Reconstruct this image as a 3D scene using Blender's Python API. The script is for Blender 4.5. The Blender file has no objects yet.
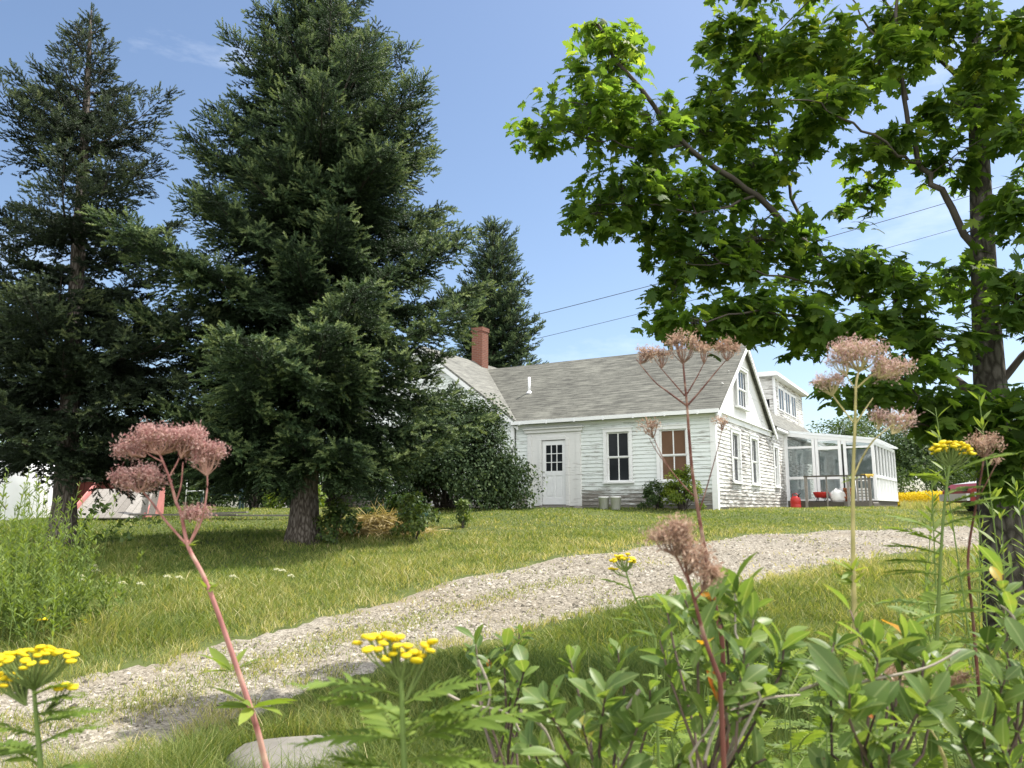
import bpy, math, random
import numpy as np
from mathutils import Vector, Matrix

rng = np.random.default_rng(11)
random.seed(11)
S = bpy.context.scene
COL = S.collection
R = math.radians
F = 769.0
PITCH = R(9.17)
EYE = 1.45
CP, SP = math.cos(PITCH), math.sin(PITCH)

# ------------------------------------------------------------------ helpers
def ray(px, py):
    a, b = (px - 512) / F, (384 - py) / F
    return np.array([a, CP - b * SP, SP + b * CP])

def at(px, py, Y):
    d = ray(px, py)
    return np.array([0, 0, EYE]) + d * (Y / d[1])

def gz(x, y):
    x = np.asarray(x, float); y = np.asarray(y, float)
    base = np.where(y < 21.5, 1.42 * np.clip(y, -30, 21.5) / 21.5, 1.42)
    base = np.where(y < 0, 0, base)
    base = base - np.clip(y - 55, 0, 400) * 0.02
    n = 0.035 * np.sin(x * .9 + 1.3) * np.sin(y * .7 + .4) + 0.02 * np.sin(x * 2.1 + y * 1.7)
    return base + n * np.clip(y / 6, 0.2, 1)

def ground(px, py):
    d = ray(px, py)
    t = 0.5
    for i in range(6000):
        p = np.array([0, 0, EYE]) + d * t
        if p[2] <= gz(p[0], p[1]):
            return p
        t += 0.012
    return p

def norm(v):
    v = np.asarray(v, float)
    return v / np.maximum(np.linalg.norm(v, axis=-1, keepdims=True), 1e-9)

def mesh_np(name, V, T, A, smooth=False):
    me = bpy.data.meshes.new(name)
    V = np.ascontiguousarray(V, np.float32); T = np.ascontiguousarray(T, np.int32)
    me.vertices.add(len(V)); me.vertices.foreach_set('co', V.ravel())
    me.loops.add(T.size); me.loops.foreach_set('vertex_index', T.ravel())
    me.polygons.add(len(T)); me.polygons.foreach_set('loop_start', np.arange(0, T.size, 3, dtype=np.int32))
    if smooth:
        me.polygons.foreach_set('use_smooth', np.ones(len(T), bool))
    me.update(calc_edges=True)
    at_ = me.attributes.new('rnd', 'FLOAT', 'POINT')
    at_.data.foreach_set('value', np.ascontiguousarray(A, np.float32))
    return me

def root_loc(o):
    p = Vector((0, 0, 0))
    while o is not None:
        p = p + o.location
        o = o.parent
    return np.array(p)

class MB:
    """collects triangles; build() links ONE mesh object"""
    def __init__(s):
        s.V, s.T, s.A, s.B, s.n = [], [], [], [], 0
    def add(s, v, t, a=0.5, b=1.0):
        v = np.asarray(v, float).reshape(-1, 3); t = np.asarray(t, int).reshape(-1, 3)
        s.V.append(v); s.T.append(t + s.n)
        s.A.append(np.broadcast_to(np.asarray(a, float), (len(v),)).copy())
        s.B.append(np.broadcast_to(np.asarray(b, float), (len(v),)).copy())
        s.n += len(v)
    def poly(s, pts, a=0.5):
        s.add(pts, [[0, i, i + 1] for i in range(1, len(pts) - 1)], a)
    def box(s, lo, hi, a=0.5, fr=None):
        x0, y0, z0 = lo; x1, y1, z1 = hi
        v = np.array([[x0,y0,z0],[x1,y0,z0],[x1,y1,z0],[x0,y1,z0],[x0,y0,z1],[x1,y0,z1],[x1,y1,z1],[x0,y1,z1]], float)
        if fr is not None:
            o, e1, e2 = fr
            e3 = np.array([0, 0, 1.0])
            v = np.asarray(o) + v[:, :1] * np.asarray(e1) + v[:, 1:2] * np.asarray(e2) + v[:, 2:] * e3
        q = [(0,3,2,1),(4,5,6,7),(0,1,5,4),(1,2,6,5),(2,3,7,6),(3,0,4,7)]
        if fr is not None and np.cross(np.asarray(fr[1], float), np.asarray(fr[2], float))[2] < 0:
            q = [f[::-1] for f in q]
        for f in q:
            s.add(v[list(f)], [[0,1,2],[0,2,3]], a)
    def beam(s, p0, p1, w, h, a=0.5, up=(0, 0, 1)):
        p0 = np.asarray(p0, float); p1 = np.asarray(p1, float)
        d = norm(p1 - p0); up = np.asarray(up, float)
        if abs(np.dot(d, up)) > .98: up = np.array([1.0, 0, 0])
        sd = norm(np.cross(d, up)); u = np.cross(sd, d)
        c = []
        for p in (p0, p1):
            for i, j in ((-1,-1),(1,-1),(1,1),(-1,1)):
                c.append(p + sd * i * w / 2 + u * j * h / 2)
        c = np.array(c)
        for f in [(0,1,2,3),(7,6,5,4),(0,4,5,1),(1,5,6,2),(2,6,7,3),(3,7,4,0)]:
            s.add(c[list(f)], [[0,1,2],[0,2,3]], a)
    def tube(s, pts, rad, sides=6, a=0.5, cap=True):
        pts = np.asarray(pts, float); n = len(pts)
        rad = np.broadcast_to(np.asarray(rad, float), (n,))
        tan = np.gradient(pts, axis=0); tan = norm(tan)
        ref = np.array([0, 0, 1.0]) if abs(tan[0][2]) < .9 else np.array([1.0, 0, 0])
        u = norm(np.cross(tan, ref)); w = np.cross(tan, u)
        th = np.linspace(0, 2 * math.pi, sides, endpoint=False)
        ring = pts[:, None, :] + rad[:, None, None] * (np.cos(th)[None, :, None] * u[:, None, :] + np.sin(th)[None, :, None] * w[:, None, :])
        V = ring.reshape(-1, 3); T = []
        for i in range(n - 1):
            for j in range(sides):
                k = (j + 1) % sides
                a0, a1, b0, b1 = i*sides+j, i*sides+k, (i+1)*sides+j, (i+1)*sides+k
                T += [[a0, b0, a1], [a1, b0, b1]]
        if cap:
            T += [[(n-1)*sides, (n-1)*sides+j+1, (n-1)*sides+j] for j in range(1, sides-1)]
            T += [[0, j, j+1] for j in range(1, sides-1)]
        s.add(V, T, a)
    def lathe(s, prof, c, sides=20, a=0.5, ax=None):
        th = np.linspace(0, 2*math.pi, sides, endpoint=False)
        V = np.array([[r*math.cos(t), r*math.sin(t), z] for r, z in prof for t in th])
        if ax is not None: V = V @ np.array(ax, float).T
        V = V + np.asarray(c, float); T = []
        for i in range(len(prof)-1):
            for j in range(sides):
                k = (j+1) % sides
                T += [[i*sides+j, i*sides+k, (i+1)*sides+j], [i*sides+k, (i+1)*sides+k, (i+1)*sides+j]]
        s.add(V, T, a)
    def inst(s, tv, tt, O, M, a):
        """template verts/tris copied with origins O (N,3) and matrices M (N,3,3)"""
        O = np.asarray(O, float); N = len(O)
        if N == 0: return
        V = np.einsum('nij,vj->nvi', M, tv) + O[:, None, :]
        T = tt[None] + (np.arange(N) * len(tv))[:, None, None]
        s.add(V.reshape(-1, 3), T.reshape(-1, 3), np.repeat(np.broadcast_to(a, (N,)), len(tv)), np.tile(np.abs(tv[:, 1]) / max(np.abs(tv[:, 1]).max(), 1e-6), N))
    def build(s, name, mat, parent=None, smooth=False, loc=None, local=False):
        V = np.concatenate(s.V) if s.V else np.zeros((0, 3)); T = np.concatenate(s.T); A = np.concatenate(s.A)
        if not local:
            V = V - (root_loc(parent) if parent is not None else (np.asarray(loc) if loc is not None else 0))
        me = mesh_np(name, V, T, A, smooth)
        if mat.get('ribs'):
            me.attributes.new('rib', 'FLOAT', 'POINT').data.foreach_set('value', np.concatenate(s.B).astype(np.float32))
        me.materials.append(mat)
        o = bpy.data.objects.new(name, me); COL.objects.link(o)
        if parent is not None: o.parent = parent
        elif loc is not None: o.location = loc
        return o

def frames(d, n):
    x = norm(d); y = norm(np.cross(n, x)); z = np.cross(x, y)
    return np.stack([x, y, z], axis=-1)

def tag(o, label=None, cat=None, group=None, kind=None):
    if label: o['label'] = label
    if cat: o['category'] = cat
    if group: o['group'] = group
    if kind: o['kind'] = kind
    return o

def thing(name, label, cat, loc=(0, 0, 0), group=None, rz=0):
    o = bpy.data.objects.new(name, None); COL.objects.link(o)
    o.location = loc; o.rotation_euler = (0, 0, rz); o.empty_display_size = .2
    return tag(o, label, cat, group)

def rv(n, s=1.0):
    return rng.normal(size=(n, 3)) * s

# ------------------------------------------------------------------ materials
def mat_new(name):
    m = bpy.data.materials.new(name); m.use_nodes = True
    nt = m.node_tree; nt.nodes.clear()
    out = nt.nodes.new('ShaderNodeOutputMaterial')
    return m, nt, out

def N(nt, typ, **kw):
    n = nt.nodes.new(typ)
    for k, v in kw.items():
        if k.startswith('i_'): n.inputs[k[2:].replace('_', ' ')].default_value = v
        else: setattr(n, k, v)
    return n

def ramp(nt, stops, fac):
    r = N(nt, 'ShaderNodeValToRGB')
    el = r.color_ramp.elements
    while len(el) < len(stops): el.new(.5)
    for e, (p, c) in zip(el, stops):
        e.position = p; e.color = (*c, 1) if len(c) == 3 else c
    nt.links.new(fac, r.inputs[0])
    return r.outputs[0]

def noise(nt, scale, detail=4, rough=.55, vec=None, out='Fac'):
    n = N(nt, 'ShaderNodeTexNoise'); n.inputs['Scale'].default_value = scale
    n.inputs['Detail'].default_value = detail; n.inputs['Roughness'].default_value = rough
    if vec is not None: nt.links.new(vec, n.inputs['Vector'])
    return n.outputs[out]

def objco(nt, scale=None):
    t = N(nt, 'ShaderNodeTexCoord').outputs['Object']
    if scale:
        mp = N(nt, 'ShaderNodeMapping'); mp.inputs['Scale'].default_value = scale
        nt.links.new(t, mp.inputs['Vector']); return mp.outputs[0]
    return t

def mixc(nt, fac, a, b, mode='MIX'):
    m = N(nt, 'ShaderNodeMix', data_type='RGBA', blend_type=mode)
    for sock, v in ((m.inputs[0], fac), (m.inputs[6], a), (m.inputs[7], b)):
        if hasattr(v, 'is_linked'): nt.links.new(v, sock)
        elif isinstance(v, (int, float)): sock.default_value = v
        else: sock.default_value = (*v, 1)
    return m.outputs[2]

def math_(nt, op, a, b=0.0):
    m = N(nt, 'ShaderNodeMath', operation=op)
    for sock, v in ((m.inputs[0], a), (m.inputs[1], b)):
        if hasattr(v, 'is_linked'): nt.links.new(v, sock)
        else: sock.default_value = v
    return m.outputs[0]

def bsdf(nt, out, color, rough=.6, spec=.4, bump=None, bstr=.4, bdist=.01, metal=0):
    b = N(nt, 'ShaderNodeBsdfPrincipled')
    if hasattr(color, 'is_linked'): nt.links.new(color, b.inputs['Base Color'])
    else: b.inputs['Base Color'].default_value = (*color, 1)
    if hasattr(rough, 'is_linked'): nt.links.new(rough, b.inputs['Roughness'])
    else: b.inputs['Roughness'].default_value = rough
    b.inputs['Specular IOR Level'].default_value = spec
    b.inputs['Metallic'].default_value = metal
    if bump is not None:
        bp = N(nt, 'ShaderNodeBump'); bp.inputs['Strength'].default_value = bstr; bp.inputs['Distance'].default_value = bdist
        nt.links.new(bump, bp.inputs['Height']); nt.links.new(bp.outputs[0], b.inputs['Normal'])
    nt.links.new(b.outputs[0], out.inputs[0])
    return b

def leaf_mat(name, stops, transl=.4, rough=.5, spec=.35, tscale=1.6, vary=0.25, tint=(1.05, 1.0, .45), spots=False):
    m, nt, out = mat_new(name)
    a = N(nt, 'ShaderNodeAttribute', attribute_name='rnd').outputs['Fac']
    c = ramp(nt, stops, a)
    nz = noise(nt, 9.0, 3, vec=objco(nt))
    hv = N(nt, 'ShaderNodeHueSaturation')
    nt.links.new(c, hv.inputs['Color'])
    nt.links.new(math_(nt, 'ADD', math_(nt, 'MULTIPLY', nz, vary * 2), 1 - vary), hv.inputs['Value'])
    c = hv.outputs[0]
    if spots:
        m['ribs'] = 1
        rb = N(nt, 'ShaderNodeAttribute', attribute_name='rib').outputs['Fac']
        c = mixc(nt, ramp(nt, [(.03, (.75, .75, .75)), (.12, (0, 0, 0))], rb), c, (.24, .30, .12))
        vo = N(nt, 'ShaderNodeTexVoronoi'); vo.inputs['Scale'].default_value = 95; nt.links.new(objco(nt), vo.inputs['Vector'])
        sm = ramp(nt, [(.10, (1, 1, 1)), (.17, (0, 0, 0))], vo.outputs['Distance'])
        big = ramp(nt, [(.5, (0, 0, 0)), (.6, (1, 1, 1))], noise(nt, 22, 3, vec=objco(nt)))
        c = mixc(nt, math_(nt, 'MULTIPLY', sm, big), c, (.09, .05, .02))
        c = mixc(nt, ramp(nt, [(.55, (0, 0, 0)), (.75, (.5, .5, .5))], noise(nt, 38, 4, vec=objco(nt))), c, (.20, .20, .05))
    b = N(nt, 'ShaderNodeBsdfPrincipled'); nt.links.new(c, b.inputs['Base Color'])
    b.inputs['Roughness'].default_value = rough; b.inputs['Specular IOR Level'].default_value = spec
    t = N(nt, 'ShaderNodeBsdfTranslucent')
    tc = mixc(nt, 1.0, c, tuple(tscale * q_ for q_ in tint), 'MULTIPLY')
    nt.links.new(tc, t.inputs['Color'])
    mx = N(nt, 'ShaderNodeMixShader'); mx.inputs[0].default_value = transl
    nt.links.new(b.outputs[0], mx.inputs[1]); nt.links.new(t.outputs[0], mx.inputs[2])
    nt.links.new(mx.outputs[0], out.inputs[0])
    return m

def plain(name, col, rough=.6, spec=.4, var=.15, scale=6, bstr=.15, metal=0):
    m, nt, out = mat_new(name)
    n = noise(nt, scale, 5, vec=objco(nt))
    c = mixc(nt, n, tuple(x * (1 - var * 2) for x in col), tuple(min(1, x * (1 + var)) for x in col))
    bsdf(nt, out, c, rough, spec, n, bstr, .01, metal)
    return m

def bark(name, c1, c2, sc=(9, 9, 2.2)):
    m, nt, out = mat_new(name)
    v = objco(nt, sc)
    n = noise(nt, 3.5, 8, .65, v)
    vo = N(nt, 'ShaderNodeTexVoronoi', feature='DISTANCE_TO_EDGE'); vo.inputs['Scale'].default_value = 2.6
    nt.links.new(v, vo.inputs['Vector'])
    h = math_(nt, 'ADD', math_(nt, 'MULTIPLY', vo.outputs['Distance'], 1.6), n)
    c = ramp(nt, [(.3, tuple(x * .45 for x in c1)), (.6, c1), (.95, c2)], h)
    bsdf(nt, out, c, .9, .15, h, .9, .02)
    return m

def clap_paint(name, wear_lo, wear_hi, tint=(.80, .81, .80), base_wear=.0):
    """white paint peeling off grey wood; more of it gone near the sill"""
    m, nt, out = mat_new(name)
    co = objco(nt)
    mp = N(nt, 'ShaderNodeMapping'); mp.inputs['Scale'].default_value = (.8, .8, 9)
    nt.links.new(co, mp.inputs['Vector'])
    n1 = noise(nt, 2.2, 8, .7, mp.outputs[0])
    big = noise(nt, .55, 3, .5, co)
    sep = N(nt, 'ShaderNodeSeparateXYZ'); nt.links.new(co, sep.inputs[0])
    low = N(nt, 'ShaderNodeMapRange'); low.inputs[1].default_value = .72; low.inputs[2].default_value = .35
    low.inputs[3].default_value = 0; low.inputs[4].default_value = base_wear
    nt.links.new(sep.outputs[2], low.inputs[0])
    w = math_(nt, 'ADD', math_(nt, 'ADD', n1, math_(nt, 'MULTIPLY', math_(nt, 'SUBTRACT', big, .5), .35)), low.outputs[0])
    mask = ramp(nt, [(wear_lo, (0, 0, 0)), (wear_hi, (1, 1, 1))], w)
    woodn = noise(nt, 14, 4, .6, mp.outputs[0])
    wood = ramp(nt, [(.3, (.10, .09, .075)), (.7, (.30, .28, .25))], woodn)
    dirt = noise(nt, 1.3, 6, .6, co)
    paint = mixc(nt, dirt, tuple(x * .86 for x in tint), tint)
    c = mixc(nt, mask, paint, wood)
    bsdf(nt, out, c, .65, .25, math_(nt, 'SUBTRACT', woodn, mask), .25, .004)
    return m

def glass_dark(name, col=(.012, .014, .016)):
    m, nt, out = mat_new(name)
    n = noise(nt, 2.5, 2, vec=objco(nt))
    bsdf(nt, out, mixc(nt, n, col, tuple(x * 2 for x in col)), .12, .10, n, .03, .02)
    return m

def glass_clear(name, t=.72):
    m, nt, out = mat_new(name)
    tr = N(nt, 'ShaderNodeBsdfTransparent'); tr.inputs[0].default_value = (.82, .87, .88, 1)
    gl = N(nt, 'ShaderNodeBsdfGlossy'); gl.inputs['Roughness'].default_value = .04
    fr = N(nt, 'ShaderNodeFresnel'); fr.inputs[0].default_value = 1.5
    ad = math_(nt, 'ADD', math_(nt, 'MULTIPLY', fr.outputs[0], 1.0), .06)
    mx = N(nt, 'ShaderNodeMixShader'); nt.links.new(ad, mx.inputs[0])
    nt.links.new(tr.outputs[0], mx.inputs[1]); nt.links.new(gl.outputs[0], mx.inputs[2])
    nt.links.new(mx.outputs[0], out.inputs[0])
    return m

def shingle(name, c1, c2, c3):
    m, nt, out = mat_new(name)
    co = objco(nt)
    br = N(nt, 'ShaderNodeTexBrick'); nt.links.new(co, br.inputs['Vector'])
    br.inputs['Scale'].default_value = 1.0; br.inputs['Brick Width'].default_value = .42; br.inputs['Row Height'].default_value = .135
    br.inputs['Mortar Size'].default_value = .006; br.inputs['Mortar Smooth'].default_value = .3
    br.inputs['Color1'].default_value = (*c1, 1); br.inputs['Color2'].default_value = (*c2, 1); br.inputs['Mortar'].default_value = (*tuple(x * .45 for x in c1), 1)
    br.offset_frequency = 2; br.offset = .5; br.inputs['Bias'].default_value = 0
    mp = N(nt, 'ShaderNodeMapping'); mp.inputs['Scale'].default_value = (1.1, 7.4, 1); nt.links.new(co, mp.inputs['Vector'])
    st = noise(nt, 1.4, 5, .7, mp.outputs[0])
    big = noise(nt, .45, 4, .6, co)
    c = mixc(nt, ramp(nt, [(.42, (0, 0, 0)), (.62, (1, 1, 1))], st), br.outputs['Color'], c3)
    c = mixc(nt, .85, br.outputs['Color'], c)
    c = mixc(nt, 1.0, c, ramp(nt, [(.3, (.78, .78, .77)), (.7, (1.1, 1.1, 1.08))], big), 'MULTIPLY')
    sep = N(nt, 'ShaderNodeSeparateXYZ'); nt.links.new(co, sep.inputs[0])
    saw = math_(nt, 'FRACT', math_(nt, 'DIVIDE', sep.outputs[1], .135))
    h = math_(nt, 'ADD', math_(nt, 'MULTIPLY', math_(nt, 'SUBTRACT', 1.0, saw), 1.0), math_(nt, 'MULTIPLY', br.outputs['Fac'], -.6))
    bsdf(nt, out, c, .9, .2, h, .6, .012)
    return m

def brick_mat(name):
    m, nt, out = mat_new(name)
    co = objco(nt)
    sep = N(nt, 'ShaderNodeSeparateXYZ'); nt.links.new(co, sep.inputs[0])
    cb = N(nt, 'ShaderNodeCombineXYZ')
    nt.links.new(math_(nt, 'ADD', sep.outputs[0], sep.outputs[1]), cb.inputs[0]); nt.links.new(sep.outputs[2], cb.inputs[1])
    br = N(nt, 'ShaderNodeTexBrick'); nt.links.new(cb.outputs[0], br.inputs['Vector'])
    br.inputs['Scale'].default_value = 1; br.inputs['Brick Width'].default_value = .21; br.inputs['Row Height'].default_value = .07
    br.inputs['Mortar Size'].default_value = .008
    br.inputs['Color1'].default_value = (.21, .065, .04, 1); br.inputs['Color2'].default_value = (.12, .038, .027, 1); br.inputs['Mortar'].default_value = (.22, .18, .15, 1)
    c = mixc(nt, noise(nt, 5, 4, vec=co), br.outputs['Color'], (.16, .075, .05))
    bsdf(nt, out, c, .85, .2, br.outputs['Fac'], -.5, .01)
    return m

def gravel_mat(name):
    m, nt, out = mat_new(name)
    co = objco(nt)
    v1 = N(nt, 'ShaderNodeTexVoronoi'); v1.inputs['Scale'].default_value = 34; nt.links.new(co, v1.inputs['Vector'])
    v2 = N(nt, 'ShaderNodeTexVoronoi'); v2.inputs['Scale'].default_value = 95; nt.links.new(co, v2.inputs['Vector'])
    sp = N(nt, 'ShaderNodeSeparateXYZ'); nt.links.new(v1.outputs['Color'], sp.inputs[0])
    sp2 = N(nt, 'ShaderNodeSeparateXYZ'); nt.links.new(v2.outputs['Color'], sp2.inputs[0])
    c1 = ramp(nt, [(0, (.10, .088, .066)), (.45, (.26, .233, .187)), (1, (.43, .395, .33))], sp.outputs[0])
    c2 = ramp(nt, [(0, (.09, .078, .058)), (.45, (.25, .223, .178)), (1, (.42, .385, .32))], sp2.outputs[0])
    c = mixc(nt, .5, c1, c2)
    pt = noise(nt, .8, 5, .6, co)
    c = mixc(nt, ramp(nt, [(.48, (0, 0, 0)), (.72, (1, 1, 1))], pt), c, (.24, .20, .14))
    h = math_(nt, 'ADD', math_(nt, 'MULTIPLY', v1.outputs['Distance'], -1), math_(nt, 'MULTIPLY', v2.outputs['Distance'], -.5))
    bsdf(nt, out, c, .95, .15, h, .8, .02)
    return m

def ground_mat(name):
    m, nt, out = mat_new(name)
    co = objco(nt)
    n = noise(nt, 3.0, 8, .65, co); b = noise(nt, .35, 4, .6, co)
    c = ramp(nt, [(.3, (.035, .045, .014)), (.55, (.075, .095, .028)), (.75, (.15, .14, .06))], n)
    c = mixc(nt, b, c, (.10, .12, .04))
    bsdf(nt, out, c, .95, .1, n, .7, .05)
    return m

def attr_mat(name, stops, rough=.7, spec=.3, transl=0.0):
    m, nt, out = mat_new(name)
    a = N(nt, 'ShaderNodeAttribute', attribute_name='rnd').outputs['Fac']
    n = noise(nt, 12, 4, vec=objco(nt))
    c = ramp(nt, stops, a)
    c = mixc(nt, 1.0, c, ramp(nt, [(.25, (.75, .75, .75)), (.75, (1.15, 1.15, 1.15))], n), 'MULTIPLY')
    bsdf(nt, out, c, rough, spec, n, .2, .004)
    return m

def planks_mat(name, c1, c2):
    m, nt, out = mat_new(name)
    a = N(nt, 'ShaderNodeAttribute', attribute_name='rnd').outputs['Fac']
    n = noise(nt, 6, 7, .7, objco(nt, (5, 5, 5)))
    c = mixc(nt, a, c1, c2)
    c = mixc(nt, 1.0, c, ramp(nt, [(.3, (.6, .6, .6)), (.7, (1.2, 1.2, 1.2))], n), 'MULTIPLY')
    bsdf(nt, out, c, .85, .2, n, .4, .006)
    return m

M = {}
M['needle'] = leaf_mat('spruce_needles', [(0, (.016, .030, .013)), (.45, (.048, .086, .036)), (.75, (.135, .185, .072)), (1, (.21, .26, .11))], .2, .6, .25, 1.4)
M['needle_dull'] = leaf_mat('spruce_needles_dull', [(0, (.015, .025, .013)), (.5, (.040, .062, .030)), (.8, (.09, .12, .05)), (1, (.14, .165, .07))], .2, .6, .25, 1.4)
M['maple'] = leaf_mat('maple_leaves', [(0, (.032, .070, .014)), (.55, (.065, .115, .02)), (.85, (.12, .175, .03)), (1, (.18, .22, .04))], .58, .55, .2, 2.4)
M['lilac'] = leaf_mat('lilac_leaves', [(0, (.020, .038, .017)), (.6, (.050, .082, .034)), (1, (.13, .175, .075))], .22, .7, .15, 1.4)
M['bush'] = leaf_mat('bush_leaves', [(0, (.03, .06, .018)), (.6, (.075, .12, .03)), (1, (.15, .20, .05))], .35, .5, .35, 1.6)
M['lime'] = leaf_mat('lime_leaves', [(0, (.06, .11, .014)), (.6, (.16, .22, .025)), (1, (.28, .33, .04))], .35, .5, .3, 1.5)
M['farleaf'] = leaf_mat('far_leaves', [(0, (.03, .055, .02)), (.6, (.06, .10, .03)), (1, (.11, .16, .045))], .3, .6, .25, 1.5)
M['shrub'] = leaf_mat('waxy_leaves', [(0, (.06, .105, .032)), (.5, (.11, .175, .045)), (.91, (.18, .25, .06)), (.94, (.42, .30, .03)), (.97, (.50, .22, .02)), (1, (.45, .09, .02))], .42, .42, .32, 1.8, .35, spots=True)
M['frond'] = leaf_mat('frond_leaves', [(0, (.07, .12, .025)), (.6, (.15, .22, .04)), (1, (.26, .32, .06))], .4, .55, .25, 1.6)
M['grass'] = leaf_mat('grass_blades', [(0, (.055, .10, .02)), (.35, (.125, .175, .038)), (.62, (.22, .25, .07)), (.85, (.36, .34, .14)), (1, (.50, .44, .24))], .38, .6, .25, 1.5)
M['goldenrod'] = leaf_mat('goldenrod_leaves', [(0, (.06, .11, .025)), (.6, (.13, .19, .04)), (1, (.22, .27, .07))], .4, .55, .25, 1.6)
M['yellow'] = leaf_mat('yellow_flowers', [(0, (.50, .34, .01)), (.6, (.74, .57, .015)), (1, (.82, .68, .03))], .15, .6, .2, 1.0, .1)
M['pinkfluff'] = leaf_mat('pink_seedheads', [(0, (.25, .10, .10)), (.5, (.46, .265, .24)), (1, (.66, .49, .44))], .35, .8, .1, 1.1, .2, (1, 1, 1))
M['beigefluff'] = leaf_mat('beige_seedheads', [(0, (.30, .17, .14)), (.5, (.54, .36, .31)), (1, (.74, .60, .53))], .35, .8, .1, 1.1, .2, (1, 1, 1))
M['tanfluff'] = leaf_mat('tan_seedheads', [(0, (.27, .16, .11)), (.5, (.46, .30, .22)), (1, (.62, .48, .37))], .35, .8, .1, 1.1, .2, (1, 1, 1))
M['white_petal'] = leaf_mat('white_petals', [(0, (.7, .7, .62)), (1, (.85, .85, .8))], .3, .6, .2, 1.0)
M['stem_red'] = attr_mat('red_stem', [(0, (.20, .065, .06)), (.5, (.38, .17, .15)), (1, (.50, .32, .24))])
M['stem_dark'] = attr_mat('dark_red_stem', [(0, (.07, .025, .02)), (.5, (.13, .045, .032)), (1, (.30, .2, .15))])
M['stem_pale'] = attr_mat('pale_stem', [(0, (.24, .22, .08)), (.5, (.42, .36, .15)), (1, (.5, .42, .24))])
M['stem_green'] = attr_mat('green_stem', [(0, (.07, .12, .03)), (.5, (.14, .2, .05)), (1, (.25, .28, .1))])
M['twig'] = attr_mat('shrub_twig', [(0, (.05, .03, .025)), (.5, (.13, .09, .07)), (1, (.38, .33, .27))])
M['bark_dark'] = bark('spruce_bark', (.07, .058, .048), (.17, .15, .13))
M['bark_maple'] = bark('maple_bark', (.05, .045, .037), (.12, .11, .095), (7, 7, 3))
M['bark_twig'] = attr_mat('twig_bark', [(0, (.035, .028, .022)), (1, (.10, .085, .07))])
M['clap_front'] = clap_paint('front_clapboard', .525, .67, (.72, .765, .74), .2)
M['clap_gable'] = clap_paint('gable_clapboard', .46, .61, (.74, .735, .70), .08)
M['white'] = clap_paint('white_trim', .60, .72, (.80, .81, .80), 0)
M['white_flat'] = clap_paint('white_boards', .60, .74, (.74, .74, .72), 0)
M['white_clean'] = plain('white_frame_paint', (.78, .79, .79), .45, .4, .06)
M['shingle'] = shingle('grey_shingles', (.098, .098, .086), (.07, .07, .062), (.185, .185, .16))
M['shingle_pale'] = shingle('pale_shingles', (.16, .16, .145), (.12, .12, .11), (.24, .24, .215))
M['brick'] = brick_mat('chimney_brick')
M['glass_dark'] = glass_dark('dark_window_glass')
M['brown_board'] = plain('brown_shade', (.15, .088, .055), .7, .1, .2, 3)
M['glass'] = glass_clear('porch_glass')
M['greywood'] = planks_mat('grey_weathered_wood', (.17, .155, .135), (.33, .31, .28))
M['darkwood'] = planks_mat('dark_weathered_wood', (.07, .062, .05), (.15, .135, .115))
M['redwood'] = plain('faded_red_paint', (.50, .20, .18), .7, .25, .2, 4)
M['darkred'] = plain('dark_red_paint', (.12, .03, .022), .7, .2, .25, 4)
M['teal'] = plain('dark_teal_paint', (.02, .05, .055), .5, .4, .2, 4)
M['stone'] = plain('grey_stone', (.22, .205, .18), .9, .2, .3, 5, .6)
M['tarp'] = plain('white_tarp', (.76, .77, .77), .5, .4, .06, 3, .3)
M['redplastic'] = plain('red_plastic', (.50, .025, .02), .4, .5, .12, 5)
M['blackplastic'] = plain('black_plastic', (.02, .02, .022), .45, .5)
M['whiteplastic'] = plain('white_plastic', (.80, .80, .78), .35, .5, .08, 8)
M['metal'] = plain('grey_metal', (.45, .45, .45), .4, .5, .1, 8, .05, .9)
M['terracotta'] = plain('terracotta', (.42, .15, .07), .8, .2, .15)
M['yellowcloth'] = plain('yellow_cloth', (.60, .42, .10), .9, .1, .15)
M['greenplastic'] = plain('green_plastic', (.05, .14, .10), .4, .5)
M['wire'] = plain('black_cable', (.02, .02, .02), .6, .3)
M['poly'] = leaf_mat('translucent_roof_panel', [(0, (.7, .72, .72)), (1, (.75, .77, .77))], .6, .4, .3, 1.0, .05, (1, 1, 1))
M['curtain'] = plain('pale_blind', (.60, .60, .58), .8, .1, .1)
M['interior'] = plain('dim_interior', (.10, .10, .095), .9, .1, .3, 1.5)
M['carpaint'] = plain('red_car_paint', (.16, .012, .01), .45, .25, .05)
M['car_sheen_trim'] = plain('car_sheen_and_trim', (.36, .36, .36), .45, .3, .05)
M['rubber'] = plain('tyre_rubber', (.02, .02, .02), .85, .2)
M['gravel'] = gravel_mat('gravel_surface')
M['pebble'] = attr_mat('pebbles', [(0, (.07, .062, .046)), (.35, (.18, .158, .122)), (.75, (.31, .278, .226)), (1, (.42, .39, .33))], .9, .2)
M['ground'] = ground_mat('lawn_soil')
M['hay'] = leaf_mat('dry_grass', [(0, (.24, .19, .09)), (.5, (.42, .34, .17)), (1, (.56, .48, .27))], .25, .8, .1, 1.1)
M['deadwood'] = attr_mat('dead_leaf', [(0, (.2, .12, .04)), (1, (.4, .2, .05))])

# ------------------------------------------------------------------ templates
def fan(outline, center):
    v = [center] + list(outline)
    n = len(outline)
    return np.array(v, float), np.array([[0, i + 1, (i + 1) % n + 1] for i in range(n)])

def bend(v, bx=.25, by=.15):
    v = v.copy(); v[:, 2] -= bx * v[:, 0] ** 2 + by * v[:, 1] ** 2
    return v

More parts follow.
